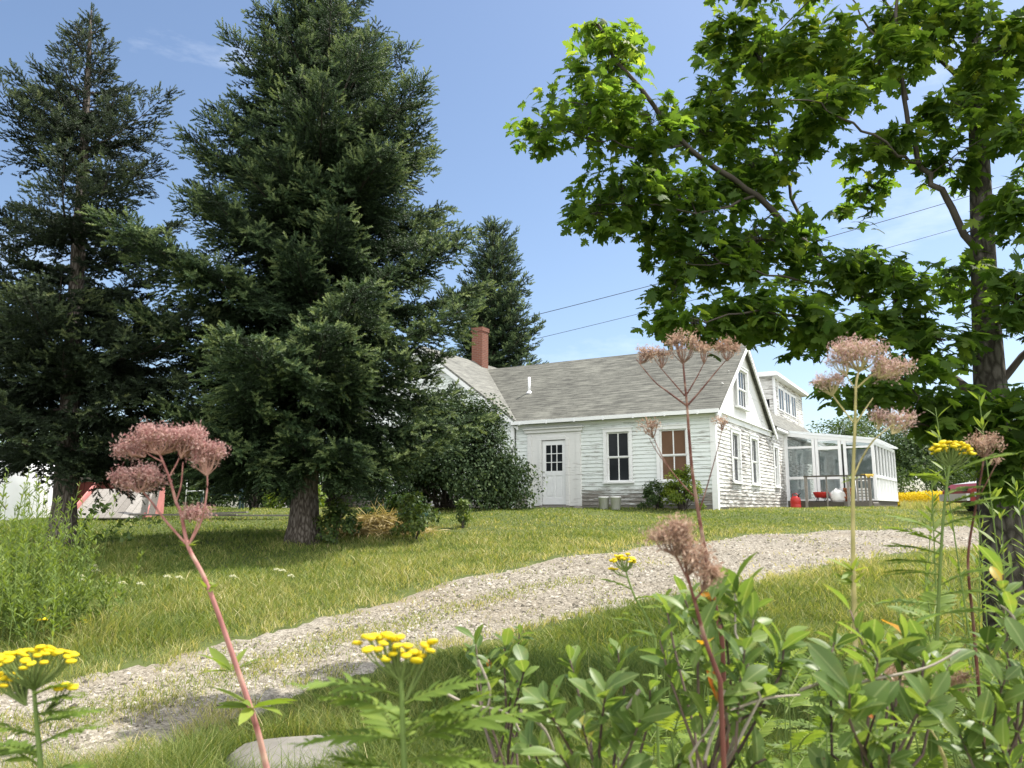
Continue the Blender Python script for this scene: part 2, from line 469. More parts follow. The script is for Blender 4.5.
hl = [(-.12, .34), (.07, .22), (.06, .46), (.21, .37), (.24, .60), (.42, .76), (.41, .52), (.50, .44), (.40, .19), (.64, .40), (.66, .20), (.84, .22), (1.04, 0)]
MAPLE_V, MAPLE_T = fan([(0, 0, 0)] + [(x, y, 0) for x, y in hl] + [(x, -y, 0) for x, y in hl[-2::-1]], (.30, 0, .03))
MAPLE_V = bend(MAPLE_V, .22, .35)

def oval_leaf(w, k=.5, seg=5, fold=.25, curl=.25):
    """obovate leaf of length 1: k moves the widest place; two halves folded on the midrib"""
    V = [(0, 0, 0)]
    for i in range(1, seg):
        t = i / seg
        hw = w * math.sin(math.pi * t ** (k + .5)) ** .8 / 1
        V += [(t, hw / 2, fold * hw / 2), (t, 0, 0), (t, -hw / 2, fold * hw / 2)]
    V.append((1, 0, 0))
    T = [[0, 2, 1], [0, 3, 2]]
    for i in range(seg - 2):
        a = 1 + 3 * i; b = a + 3
        T += [[a, a + 1, b], [a + 1, b + 1, b], [a + 1, a + 2, b + 1], [a + 2, b + 2, b + 1]]
    a = 1 + 3 * (seg - 2); e = len(V) - 1
    T += [[a, a + 1, e], [a + 1, a + 2, e]]
    V = np.array(V, float); V[:, 2] -= curl * V[:, 0] ** 2
    return V, np.array(T)

OVAL_V, OVAL_T = oval_leaf(.45, .75, 6, .28, .18)
LILAC_V, LILAC_T = oval_leaf(.7, .2, 3, .3, .2)
LANCE_V, LANCE_T = oval_leaf(.16, .4, 3, .2, .15)
NARROW_V, NARROW_T = oval_leaf(.24, .4, 4, .2, .2)
DIA_V = np.array([(0, 0, 0), (.5, .3, .06), (1, 0, -.1), (.5, -.3, .06)]); DIA_T = np.array([[0, 1, 2], [0, 2, 3]][::-1])

def needle_twig(n=16, r=.22, w=.075):
    V, T = [], []
    for i in range(n):
        t = (i + .3) / n; th = i * 2.4
        c, s_ = math.cos(th), math.sin(th)
        rr = r * (1 - .25 * t)
        V += [(t * .88, -s_ * w, c * w), (t * .88, s_ * w, -c * w), (t * .88 + .20, c * rr, s_ * rr)]
        T.append([3 * i, 3 * i + 1, 3 * i + 2])
    return np.array(V), np.array(T)
TWIG_V, TWIG_T = needle_twig()

# ------------------------------------------------------------------ sky, sun, camera
SUN_AZ = norm(np.array([.93, .37, 0])); SUN_EL = R(60)
w = bpy.data.worlds.new('World'); S.world = w; w.use_nodes = True
nt = w.node_tree; nt.nodes.clear()
sky = nt.nodes.new('ShaderNodeTexSky'); sky.sky_type = 'NISHITA'; sky.sun_disc = False
sky.sun_elevation = SUN_EL; sky.sun_rotation = math.atan2(SUN_AZ[0], SUN_AZ[1]); sky.air_density = 1.0; sky.dust_density = 1.1; sky.ozone_density = 1.8
bg = nt.nodes.new('ShaderNodeBackground'); bg.inputs[1].default_value = .10
wo = nt.nodes.new('ShaderNodeOutputWorld')
tc = nt.nodes.new('ShaderNodeTexCoord')
mp = nt.nodes.new('ShaderNodeMapping'); mp.inputs['Scale'].default_value = (1, 1, 3.2)
nt.links.new(tc.outputs['Generated'], mp.inputs['Vector'])
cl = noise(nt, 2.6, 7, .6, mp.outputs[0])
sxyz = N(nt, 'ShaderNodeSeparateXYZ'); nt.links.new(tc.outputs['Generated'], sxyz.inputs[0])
# bright clouds added behind the camera to fill the shade, thin wisps elsewhere
fill_clouds = N(nt, 'ShaderNodeMapRange'); fill_clouds.interpolation_type = 'SMOOTHSTEP'
nt.links.new(sxyz.outputs[1], fill_clouds.inputs[0])
for k_, v_ in ((1, .15), (2, -.35), (3, 0.0), (4, .30)): fill_clouds.inputs[k_].default_value = v_
cm = ramp(nt, [(.58, (0, 0, 0)), (.76, (1, 1, 1))], math_(nt, 'ADD', cl, fill_clouds.outputs[0]))
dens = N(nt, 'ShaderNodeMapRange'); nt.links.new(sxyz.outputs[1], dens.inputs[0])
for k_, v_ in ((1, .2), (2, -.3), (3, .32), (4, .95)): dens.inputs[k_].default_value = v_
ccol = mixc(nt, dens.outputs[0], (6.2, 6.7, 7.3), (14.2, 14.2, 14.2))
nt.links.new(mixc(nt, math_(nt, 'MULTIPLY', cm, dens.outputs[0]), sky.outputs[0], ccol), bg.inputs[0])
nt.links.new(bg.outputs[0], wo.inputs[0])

ld = bpy.data.lights.new('sun', 'SUN'); ld.energy = 4.3; ld.angle = R(.53); ld.color = (1, .95, .87)
lo = bpy.data.objects.new('sun', ld); COL.objects.link(lo)
sd = Vector((SUN_AZ[0] * math.cos(SUN_EL), SUN_AZ[1] * math.cos(SUN_EL), math.sin(SUN_EL)))
lo.rotation_euler = sd.to_track_quat('Z', 'Y').to_euler()

cd = bpy.data.cameras.new('camera'); cam = bpy.data.objects.new('camera', cd); COL.objects.link(cam)
cd.sensor_width = 36; cd.lens = 36 * F / 1024; cd.clip_start = .05; cd.clip_end = 3000
cam.location = (0, 0, EYE); cam.rotation_euler = (R(90) + PITCH, 0, 0)
cd.dof.use_dof = True; cd.dof.focus_distance = 14; cd.dof.aperture_fstop = 27 / 2.4
S.camera = cam
S.view_settings.view_transform = 'Standard'; S.view_settings.look = 'None'; S.view_settings.gamma = 1
S.view_settings.use_curve_mapping = False; S.view_settings.exposure = 0.95
S.cycles.max_bounces = 10; S.cycles.diffuse_bounces = 6; S.cycles.glossy_bounces = 2; S.cycles.transmission_bounces = 4; S.cycles.transparent_max_bounces = 8
S.cycles.use_denoising = True

# ------------------------------------------------------------------ ground and driveway
def build_ground():
    ys = np.concatenate([np.arange(-30, 0, 2), np.arange(0, 30, .25), np.arange(30, 60, 2), np.array([60, 80, 120, 200, 400, 900])])
    xs = np.concatenate([np.array([-900, -400, -200, -100, -60, -40]), np.arange(-30, 30, .4), np.array([30, 40, 60, 100, 200, 400, 900])])
    X, Y = np.meshgrid(xs, ys); Z = gz(X, Y)
    V = np.stack([X, Y, Z], -1).reshape(-1, 3); nx = len(xs); T = []
    i, j = np.meshgrid(np.arange(len(ys) - 1), np.arange(nx - 1), indexing='ij')
    a = (i * nx + j).ravel()
    T = np.concatenate([np.stack([a, a + 1, a + nx], -1), np.stack([a + 1, a + nx + 1, a + nx], -1)])
    mb = MB(); mb.add(V, T)
    o = mb.build('ground', M['ground'], smooth=True); o['kind'] = 'structure'
build_ground()

UP = [(-260, 735), (-120, 712), (0, 690), (100, 672), (200, 648), (300, 624), (400, 596), (470, 575), (560, 556), (640, 545), (720, 538), (800, 532), (880, 528), (935, 527)]
DN = [(-420, 900), (-160, 850), (40, 790), (140, 765), (225, 728), (305, 698), (400, 666), (470, 647), (560, 627), (640, 608), (720, 591), (800, 574), (870, 561), (935, 551)]
UPw = np.array([ground(*p)[:2] for p in UP]); DNw = np.array([ground(*p)[:2] for p in DN])
UPw = np.vstack([UPw, UPw[-1] + np.array([[4, .6], [10, 2.0], [18, 4.5]])]); DNw = np.vstack([DNw, DNw[-1] + np.array([[4, .5], [10, 1.8], [18, 4.2]])])
def resample(P, n):
    s = np.concatenate([[0], np.cumsum(np.linalg.norm(np.diff(P, axis=0), axis=1))])
    idx = np.linspace(0, len(P) - 1, n)
    return np.stack([np.interp(idx, np.arange(len(P)), P[:, k]) for k in (0, 1)], -1)
NU = 260
UPr, DNr = resample(UPw, NU), resample(DNw, NU)
ker = np.ones(9) / 9
def smooth(P):
    Q = P.copy()
    for k in (0, 1):
        e = np.pad(P[:, k], 4, mode='edge'); Q[:, k] = np.convolve(e, ker, 'valid')
    return Q
UPr, DNr = smooth(UPr), smooth(DNr)
sidx = np.arange(NU)
nrmv = norm(UPr - DNr)
UPr = UPr + nrmv * (rng.normal(0, .035, NU) + .05 * np.sin(sidx * .31) + .04 * np.sin(sidx * .83 + 1))[:, None]
DNr = DNr - nrmv * (rng.normal(0, .035, NU) + .05 * np.sin(sidx * .27 + 2) + .04 * np.sin(sidx * .9))[:, None]
ROADPOLY = np.vstack([UPr, DNr[::-1]])
MEDr = DNr * .52 + UPr * .48

def build_road():
    K = 14; V = []
    for k in range(K):
        t = k / (K - 1); P = DNr * (1 - t) + UPr * t
        z = gz(P[:, 0], P[:, 1]) + .018 - (.05 if k in (0, K - 1) else 0)
        V.append(np.column_stack([P, z]))
    V = np.stack(V, 1).reshape(-1, 3)
    i, j = np.meshgrid(np.arange(NU - 1), np.arange(K - 1), indexing='ij'); a = (i * K + j).ravel()
    T = np.concatenate([np.stack([a, a + K, a + 1], -1), np.stack([a + 1, a + K, a + K + 1], -1)])
    mb = MB(); mb.add(V, T)
    o = mb.build('driveway', M['gravel'], smooth=True); o['kind'] = 'structure'
build_road()

def inpoly(x, y, P):
    ins = np.zeros(len(x), bool)
    x0, y0 = P[:, 0], P[:, 1]; x1, y1 = np.roll(x0, -1), np.roll(y0, -1)
    for a, b, c, d in zip(x0, y0, x1, y1):
        if b == d: continue
        m = ((b > y) != (d > y)) & (x < (c - a) * (y - b) / (d - b) + a)
        ins ^= m
    return ins

def dist_poly(x, y, P):
    best = np.full(len(x), 1e9)
    for p in P[::2]:
        best = np.minimum(best, (x - p[0]) ** 2 + (y - p[1]) ** 2)
    return np.sqrt(best)

def vnoise(x, y, s, seed=0):
    """smooth value noise 0..1"""
    x = x / s + 100.3 + seed * 17; y = y / s + 57.7 + seed * 31
    xi, yi = np.floor(x).astype(int), np.floor(y).astype(int); fx, fy = x - xi, y - yi
    fx = fx * fx * (3 - 2 * fx); fy = fy * fy * (3 - 2 * fy)
    def h(a, b):
        v = np.sin(a * 127.1 + b * 311.7 + seed * 7.7) * 43758.5453
        return v - np.floor(v)
    return (h(xi, yi) * (1 - fx) + h(xi + 1, yi) * fx) * (1 - fy) + (h(xi, yi + 1) * (1 - fx) + h(xi + 1, yi + 1) * fx) * fy

HO = np.array([5.63, 21.3, 1.42]); HX = np.array([.8625, -.506, 0]); HY = np.array([.506, .8625, 0])
def hl2w(x, y, z=0): return HO + HX * x + HY * y + np.array([0, 0, z])
HOUSEPOLY = np.array([hl2w(-13.9, 0)[:2], hl2w(0, 0)[:2], hl2w(0, 9.5)[:2], hl2w(3.3, 9.5)[:2], hl2w(3.3, 16)[:2], hl2w(-13.9, 16)[:2]])

def blade_mesh(x, y, h, wd, lean, a, name, label=None, extra_z=0.0):
    n = len(x)
    z = gz(x, y) + extra_z
    base = np.column_stack([x, y, z])
    th = rng.uniform(0, 2 * math.pi, n)
    side = np.column_stack([np.cos(th), np.sin(th), np.zeros(n)])
    ph = rng.uniform(0, 2 * math.pi, n)
    ld_ = np.column_stack([np.cos(ph), np.sin(ph), np.zeros(n)]) * (lean * h)[:, None]
    up = np.column_stack([np.zeros(n), np.zeros(n), h])
    m1 = base + up * .55 + ld_ * .35; tip = base + up * .95 + ld_
    V = np.stack([base - side * wd[:, None] / 2, base + side * wd[:, None] / 2, m1 - side * wd[:, None] * .4, m1 + side * wd[:, None] * .4, tip], 1)
    T = np.array([[0, 1, 3], [0, 3, 2], [2, 3, 4]])[None] + (np.arange(n) * 5)[:, None, None]
    mb = MB(); mb.add(V.reshape(-1, 3), T.reshape(-1, 3), np.repeat(a, 5))
    o = mb.build(name, M['grass']); o['kind'] = 'stuff'
    return o

def build_grass():
    n = 620000
    ang = rng.uniform(-.76, .76, n); ld_ = rng.uniform(math.log(2.0), math.log(34), n)
    d = np.exp(ld_); x = d * np.tan(ang) * .98; y = d
    inr = inpoly(x, y, ROADPOLY)
    dm = dist_poly(x, y, MEDr); de = np.minimum(dist_poly(x, y, UPr), dist_poly(x, y, DNr))
    med = np.exp(-(dm / .19) ** 2) * np.clip((2.2 - x) / 3, 0, 1) * np.clip((vnoise(x, y, .4, 3) - .12) * 4 + np.clip(-x - .5, 0, 1), 0, 1)
    wear = (vnoise(x, y, .22, 5) > .42) * np.exp(-(de / .20)) * .9 + (vnoise(x, y, .5, 8) > .80) * .10
    keep = np.where(inr, rng.uniform(size=n) < np.maximum(med, wear), rng.uniform(size=n) < np.clip(.35 + de / .3, 0, 1))
    rkp = ground(288, 768); keep &= ((x - rkp[0]) / .33) ** 2 + ((y - rkp[1] + .1) / .34) ** 2 > 1
    keep &= ~inpoly(x, y, HOUSEPOLY)
    x, y, d, inr, de = x[keep], y[keep], d[keep], inr[keep], de[keep]
    n = len(x)
    yc = np.interp(x, DNr[:, 0], DNr[:, 1])
    lower = y < yc
    patch = vnoise(x, y, 1.4, 1); p2 = vnoise(x, y, .45, 2); p3 = vnoise(x, y, 3.5, 4)
    h = np.where(lower, .10 + .17 * patch, .030 + .055 * p2 + .04 * patch)
    h = np.where(lower & (x > 2.0), .07 + .09 * p2, h)
    h *= np.clip(.35 + de / .5, .3, 1)
    h *= np.where(y > 15, .62, 1.0)
    tg = ground(132, 640); h *= 1 + 1.9 * np.exp(-((x - tg[0]) / .55) ** 2 - ((y - tg[1] - .1) / .4) ** 2)
    h = np.where(inr, .02 + .03 * p2 + .06 * np.exp(-de / .12), h)
    lf = np.clip((-4.4 - x) / 1.5, 0, 1) * (y < 11) * (y > 5); h = h * (1 + 1.6 * lf)
    h *= rng.uniform(.4, 1.45, n)
    wd = rng.uniform(.0035, .0065, n) * np.clip(d / 4.5, .55, 4)
    lean = rng.uniform(.15, 1.35, n)
    dry = .29 + .37 * p3 + .30 * (p2 - .5) + np.where(inr, .12, 0) + np.clip((x - 1.0) / 9, 0, .22) * (y < 13) + np.exp(-de / .4) * .12 - lower * (x < 2.2) * .22
    a = np.clip(dry + rng.normal(0, .20, n), 0, 1)
    blade_mesh(x, y, h, wd, lean, a, 'grass', extra_z=np.where(inr, .014, -.01))
build_grass()
_n = 26000
def build_pebbles():
    n = 190000
    t = rng.uniform(0, 1, n); dd = np.exp(rng.uniform(math.log(3.2), math.log(17), n * 2))
    ang = rng.uniform(-.72, .72, n * 2)
    x = dd * np.tan(ang); y = dd
    k = inpoly(x, y, ROADPOLY); x, y, dd = x[k], y[k], dd[k]
    n = len(x)
    base = np.array([(1,0,0),(.3,.95,0),(-.8,.6,0),(-.8,-.6,0),(.3,-.95,0),(.1,.1,.75)], float)
    T = np.array([[0,1,5],[1,2,5],[2,3,5],[3,4,5],[4,0,5]])
    V = base[None] * (1 + rng.normal(0, .18, (n, 6, 1)))
    s = np.minimum(np.exp(rng.normal(math.log(.0052), .6, n)) * np.clip(dd / 6, .8, 1.6), .028)
    th = rng.uniform(0, 6.28, n); c, s_ = np.cos(th), np.sin(th)
    Rm = np.zeros((n, 3, 3)); Rm[:, 0, 0] = c; Rm[:, 0, 1] = -s_; Rm[:, 1, 0] = s_; Rm[:, 1, 1] = c; Rm[:, 2, 2] = rng.uniform(.6, 1, n)
    V = np.einsum('nij,nvj->nvi', Rm, V) * s[:, None, None]
    de = np.minimum(dist_poly(x, y, UPr), dist_poly(x, y, DNr))
    V += np.column_stack([x, y, gz(x, y) + .018 - .045 * np.clip(1 - de / .28, 0, 1)])[:, None, :]
    TT = T[None] + (np.arange(n) * 6)[:, None, None]
    mb = MB(); mb.add(V.reshape(-1, 3), TT.reshape(-1, 3), np.repeat(np.clip(rng.normal(.48, .30, n), 0, 1), 6))
    o = mb.build('gravel', M['pebble']); o['kind'] = 'stuff'
build_pebbles()

# ------------------------------------------------------------------ conifers
def spruce(name, label, base, H, Rf, crown0, tilt=(0, 0), tr=.2, mat='needle', whorl=.34, nl=6, thin=None, seed=1, sec_sp=.15, twig_l=.17, group=None, elev=(-.30, .55), sp=1.0):
    r_ = np.random.default_rng(seed)
    base = np.array(base, float)
    root = thing(name, label, 'tree', base, group)
    zs = np.linspace(0, H, 14)
    def axis(z):
        t = z / H
        return base + np.array([tilt[0] * t, tilt[1] * t, z])
    tp = np.array([axis(z) for z in zs]); tp[0][2] -= .15
    rad = tr * (1 - zs / H) ** .8 + .012
    rad[0] *= 1.7; rad = np.insert(rad, 1, rad[1] * 1.28); tp = np.insert(tp, 1, axis(.30), axis=0)
    tb = MB(); tb.tube(tp, rad, 12); tb.build('trunk', M['bark_dark'], root, True)
    bb, nb = MB(), MB()
    z = crown0; O, D, NN, LL, AA = [], [], [], [], []
    k = 0
    while z < H - .15:
        t = (z - crown0) / (H - crown0)
        n = max(4, int(round(nl * (1 - .30 * t))))
        off = r_.uniform(0, 6.28)
        for i in range(n + 1):
            inter = i >= n
            phi = off + i * 6.283 / n + r_.normal(0, .25)
            zz = z + (r_.uniform(.08, whorl) if inter else r_.normal(0, .03))
            L = Rf(t, phi) * (r_.uniform(.62, 1.10) if not inter else r_.uniform(.30, .55))
            if thin is not None and thin(t, phi, r_): continue
            if L < .12: L = .12
            e0 = elev[0] + (elev[1] - elev[0]) * t + r_.normal(0, .08)
            curl = .28 * (1 - .4 * t)
            c, s_ = math.cos(phi), math.sin(phi)
            m = 7; tt = np.linspace(0, 1, m)
            rr = L * tt; dz = L * (e0 * tt + curl * tt ** 2.2) - .05 * L * np.sin(tt * 3)
            bnd = r_.normal(0, .10) * L * tt ** 2
            a0 = axis(min(zz, H))
            P = a0 + np.column_stack([c * rr - s_ * bnd, s_ * rr + c * bnd, dz])
            bb.tube(P, np.linspace(.010 + .009 * L, .004, m), 4, r_.uniform(0, 1), cap=False)
            ns = max(3, int(L / sec_sp))
            vig = r_.uniform(.75, 1.2)
            for q in range(ns):
                if r_.uniform() < .14: continue
                u = (.08 + .92 * (q + r_.uniform(0, .8)) / ns) if t < .8 else (.05 + .95 * (q + .5) / ns)
                u = min(u, 1.0)
                f = u * (m - 1); i0 = min(int(f), m - 2); p = P[i0] + (P[i0 + 1] - P[i0]) * (f - i0)
                tg = norm(P[i0 + 1] - P[i0])
                for sgn in (-1, 1):
                    an = sgn * r_.uniform(.6, 1.15) if u < .97 else sgn * .25
                    ca, sa = math.cos(an), math.sin(an)
                    d = np.array([tg[0] * ca - tg[1] * sa, tg[0] * sa + tg[1] * ca, tg[2] + r_.normal(-.10, .14)]); d = norm(d)
                    sl = min(.12 + .62 * L * (1 - u) * r_.uniform(.5, 1.2) + .08 * L, .95) * sp * vig
                    nt_ = max(3, int(sl / (twig_l * .30)))
                    w = (np.arange(nt_) + .6) / nt_
                    pp = p + d * (sl * w)[:, None]; pp[:, 2] -= .22 * sl * w ** 2
                    O.append(pp)
                    tsg = np.where(np.arange(nt_) % 2 == 0, 1, -1) * r_.uniform(.35, .95, nt_); tsg[-1] = 0
                    cc, ss = np.cos(tsg), np.sin(tsg)
                    dd = np.column_stack([d[0] * cc - d[1] * ss, d[0] * ss + d[1] * cc, np.full(nt_, d[2]) + r_.normal(.06, .28, nt_)])
                    D.append(dd)
                    LL.append(twig_l * r_.uniform(.7, 1.25, nt_) * (1 - .25 * t))
                    AA.append(np.clip(.14 + .42 * u * w + .26 * (w > .75) * (u > .45) + r_.normal(0, .15, nt_), 0, 1))  # new growth paler at the tips, with their sunlit look coloured in
        z += whorl * (1 - .35 * t) * r_.uniform(.8, 1.2); k += 1
    # leader
    nn = 10; zz = np.linspace(H - .5, H + .05, nn)
    O.append(np.array([axis(min(q, H)) for q in zz])); D.append(np.column_stack([r_.normal(0, .5, nn), r_.normal(0, .5, nn), np.full(nn, .9)])); LL.append(np.full(nn, twig_l)); AA.append(np.full(nn, .6))
    O, D, LL, AA = np.concatenate(O), norm(np.concatenate(D)), np.concatenate(LL), np.concatenate(AA)
    nr = r_.normal(size=D.shape) * .5 + np.array([0, 0, 1.0])
    k2 = r_.permutation(len(O))[:int(len(O) * .5)]
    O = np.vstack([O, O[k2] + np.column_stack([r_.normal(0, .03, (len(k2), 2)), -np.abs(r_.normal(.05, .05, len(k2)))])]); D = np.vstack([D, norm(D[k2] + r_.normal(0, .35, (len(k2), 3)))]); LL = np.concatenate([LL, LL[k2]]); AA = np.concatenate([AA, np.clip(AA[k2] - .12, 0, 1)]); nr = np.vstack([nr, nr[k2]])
    Mx = frames(D, nr) * LL[:, None, None]
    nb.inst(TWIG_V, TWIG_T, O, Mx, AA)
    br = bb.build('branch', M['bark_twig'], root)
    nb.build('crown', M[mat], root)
    return len(O)

gL = ground(62, 548); gC = ground(303, 543)
NT = []
def rf_c(t, phi):
    prof = np.interp(t, [0, .1, .25, .42, .55, .66, .76, .86, .94, 1], [2.2, 2.6, 2.6, 2.4, 2.05, 1.6, 1.0, .55, .28, .08])
    return prof * (1 + .13 * math.sin(3 * phi + 9 * t) + .10 * math.sin(17 * t + phi))
NT.append(spruce('spruce_tree', 'tall dense spruce with a full crown and thick trunk, nearer the house', (gC[0], gC[1], gC[2]), 11.5, rf_c, 1.75, (.05, -.05), .21, 'needle', .60, 10, None, 3, .08, .15, 'spruces on the lawn', (-.34, .45)))
def rf_l(t, phi):
    prof = np.interp(t, [0, .1, .23, .335, .5, .62, .74, .84, .93, 1], [2.0, 2.3, 2.2, 1.9, 1.55, 1.4, 1.0, .62, .30, .07])
    return prof * (1 + .18 * math.sin(2 * phi + 11 * t) + .12 * math.sin(23 * t + 2 * phi))
NT.append(spruce('spruce_tree', 'thinner spruce with bare inner branches beside the white tarp', (gL[0], gL[1], gL[2]), 9.35, rf_l, 1.6, (-.35, 0), .17, 'needle_dull', .52, 8, lambda t, p, r: (.33 < t < .60 and r.uniform() < .48) or r.uniform() < .08, 8, .10, .15, 'spruces on the lawn', (-.20, .60)))
bp = at(492, 505, 33)
def rf_b(t, phi):
    return np.interp(t, [0, .5, .62, .8, .93, 1], [2.4, 1.9, 1.55, 1.1, .75, .25]) * (1 + .15 * math.sin(3 * phi + 8 * t))
NT.append(spruce('spruce_tree', 'bushy topped spruce rising behind the brick chimney', (bp[0], 33, gz(bp[0], 33)), 12.7, rf_b, 4.0, (0, 0), .25, 'needle', .50, 9, None, 15, .18, .26, 'spruces on the lawn', (-.1, .8)))
print('twigs', NT)

# ------------------------------------------------------------------ leafy bushes and far trees
def leaf_cloud(mb, C, rad, n, size, tv, tt, amean=.5, asd=.2, up=.5, flat=.75, r_=rng, outc=None):
    """leaves round clump centres C; rad per clump"""
    C = np.asarray(C, float); k = r_.integers(0, len(C), n)
    v = norm(r_.normal(size=(n, 3))) * (r_.uniform(.25, 1, n) ** .45)[:, None]
    v[:, 2] *= flat
    rr = np.broadcast_to(np.asarray(rad, float), (len(C),))[k]
    P = C[k] + v * rr[:, None]
    oc = C.mean(0) if outc is None else np.asarray(outc)
    out = norm(P - oc)
    nrm = norm(out * .8 + np.array([0, 0, up]) + r_.normal(size=(n, 3)) * .55)
    d = r_.normal(size=(n, 3)) + out * .6 + np.array([0, 0, -.35])
    d = d - nrm * np.sum(d * nrm, 1, keepdims=True)
    sz = size * r_.uniform(.7, 1.25, n)
    ca = r_.normal(0, .12, len(C))[k]
    mb.inst(tv, tt, P, frames(d, nrm) * sz[:, None, None], np.clip(amean + ca + r_.normal(0, asd, n), 0, 1))

def bush(name, label, base, rx, ry, h, n, leaf, mat, tpl=(LILAC_V, LILAC_T), nc=50, seed=1, cat='bush', group=None, stems=7, h0=.12, amean=.45, cr=.24, shape=1.0, stem_mat='bark_twig'):
    r_ = np.random.default_rng(seed)
    base = np.array(base, float); base[2] = gz(base[0], base[1])
    root = thing(name, label, cat, base, group)
    v = norm(r_.normal(size=(nc, 3))); v[:, 2] = np.abs(v[:, 2]) * 1.75 - .75
    q = r_.uniform(.45, .88, nc)[:, None]
    C = v * q * np.array([rx, ry, h * (1 - h0) * .60]) + np.array([0, 0, h * (h0 + (1 - h0) * .42)])
    C[:, 2] = np.maximum(C[:, 2], h0 * h + .04)
    C = C + base
    s = MB()
    for c in C[r_.permutation(nc)[:stems if h < 1.2 else max(stems, min(nc, 26))]]:
        b0 = base + np.array([r_.normal(0, .08 * rx), r_.normal(0, .08 * ry), -.05])
        mid = b0 * .5 + c * .5 + np.array([0, 0, .12 * h])
        s.tube([b0, mid, c], [.006 + .008 * h, .004 + .004 * h, .003], 4, r_.uniform(0, 1), cap=False)
    st = s.build('stem', M[stem_mat], root)
    mb = MB()
    leaf_cloud(mb, C, cr * min(rx * 1.1, h) * r_.uniform(.7, 1.3, nc), n, leaf, *tpl, amean=amean, r_=r_, outc=base + np.array([0, 0, h * .3]))
    mb.build('foliage', M[mat], root)
    return root

lb = at(449, 512, 21.6)
bush('lilac_bush', 'large dark leafy bush hiding the left part of the house wall', lb, 2.55, 1.5, 3.35, 42000, .085, 'lilac', nc=190, seed=4, stems=14, h0=.0, cr=.21)
b1 = hl2w(-1.52, -.62); bush('weed_clump', 'dark green low bush under the wall between the two front windows', b1, .52, .40, .85, 2600, .055, 'bush', nc=30, seed=5, cat='bush', amean=.3, h0=.02)
b2 = hl2w(-.72, -.85); bush('evergreen_shrub', 'yellow green rounded shrub below the brown covered window', b2, .58, .5, 1.35, 5200, .06, 'lime', nc=46, seed=6, cat='bush', h0=.04, amean=.45, tpl=(DIA_V, DIA_T))
p = ground(415, 540); bush('sapling', 'small bright leafy sapling before the dark bush, taller of the two', p, .42, .32, .95, 1100, .065, 'bush', nc=26, seed=7, cat='sapling', amean=.75, h0=0, stems=5)
p = ground(463, 528); bush('sapling', 'small leafy sapling at the right foot of the dark bush', p, .28, .24, .65, 520, .06, 'bush', nc=16, seed=9, cat='sapling', amean=.75, h0=0, stems=4)
p = ground(338, 545); bush('weed_clump', 'leafy weeds growing at the right side of the thick spruce trunk', p, .45, .38, .8, 1300, .065, 'bush', nc=26, seed=10, cat='weeds', amean=.45, h0=0, stems=5)
p = ground(372, 536); bush('weed_clump', 'tangled dark weeds behind the heap of dry grass', p + np.array([.1, 2.2, 0]), 1.0, .45, .65, 1900, .075, 'bush', nc=36, seed=12, cat='weeds', amean=.2, h0=0, stems=6)
p = at(348, 480, 25.2); bush('climbing_shrub', 'slim leafy shrub climbing the far left corner of the house', (p[0] + 2.5, 24.0, 0), .6, .4, 2.6, 1500, .09, 'lilac', nc=26, seed=13, amean=.5)
for i, (px, Y, rx, h, mt, am, lab) in enumerate([(150, 27, 2.2, 2.6, 'farleaf', .35, 'mid green bush behind the red sided ramp'), (205, 29, 2.0, 3.4, 'farleaf', .55, 'tall light bush behind the white trellis posts'), (255, 26, 1.8, 2.9, 'lilac', .5, 'dark bush standing behind the teal bench'),
        (292, 24, 1.0, 1.2, 'lime', .35, 'low yellow green bush left of the thick spruce trunk'), (328, 28, 2.2, 3.2, 'farleaf', .35, 'bush seen between the thick trunk and the house corner'), (80, 30, 2.6, 3.4, 'farleaf', .3, 'bush behind the thin spruce trunk beyond the tarp'), (15, 32, 3.2, 3.6, 'farleaf', .4, 'bush beyond the white tarp at the edge of the yard')]):
    p = at(px, 505, Y)
    bush('garden_bush', lab, (p[0], Y, 0), rx, rx * .6, h, int(2600 * rx), .13, mt, nc=44, seed=20 + i, amean=am, h0=.02, group='bushes at the back of the yard', tpl=(DIA_V, DIA_T))

def far_tree(label, x, Y, h, rx, n=9000, seed=1, am=.5, name='leafy_tree', group='trees beyond the house'):
    r_ = np.random.default_rng(seed)
    base = np.array([x, Y, gz(x, Y)]); root = thing(name, label, 'tree', base, group)
    t = MB(); tp = base + np.array([[0, 0, -.1], [.05, 0, h * .35], [.1, .1, h * .75]]); t.tube(tp, [.22, .15, .05], 8)
    nc = 60; v = norm(r_.normal(size=(nc, 3))); q = r_.uniform(.35, .9, nc)[:, None]
    C = base + np.array([0, 0, h * .58]) + v * q * np.array([rx, rx, h * .42])
    for c in C[:22]:
        b0 = base + np.array([.05, 0, h * r_.uniform(.25, .6)]); t.tube([b0, (b0 + c) / 2 + np.array([0, 0, .1]), c], [.06, .04, .015], 4, cap=False)
    t.build('trunk', M['bark_maple'], root, True)
    mb = MB(); leaf_cloud(mb, C, .26 * rx * r_.uniform(.7, 1.3, nc), n, .20, DIA_V, DIA_T, am, .2, r_=r_, outc=base + np.array([0, 0, h * .5]))
    mb.build('crown', M['farleaf'], root)
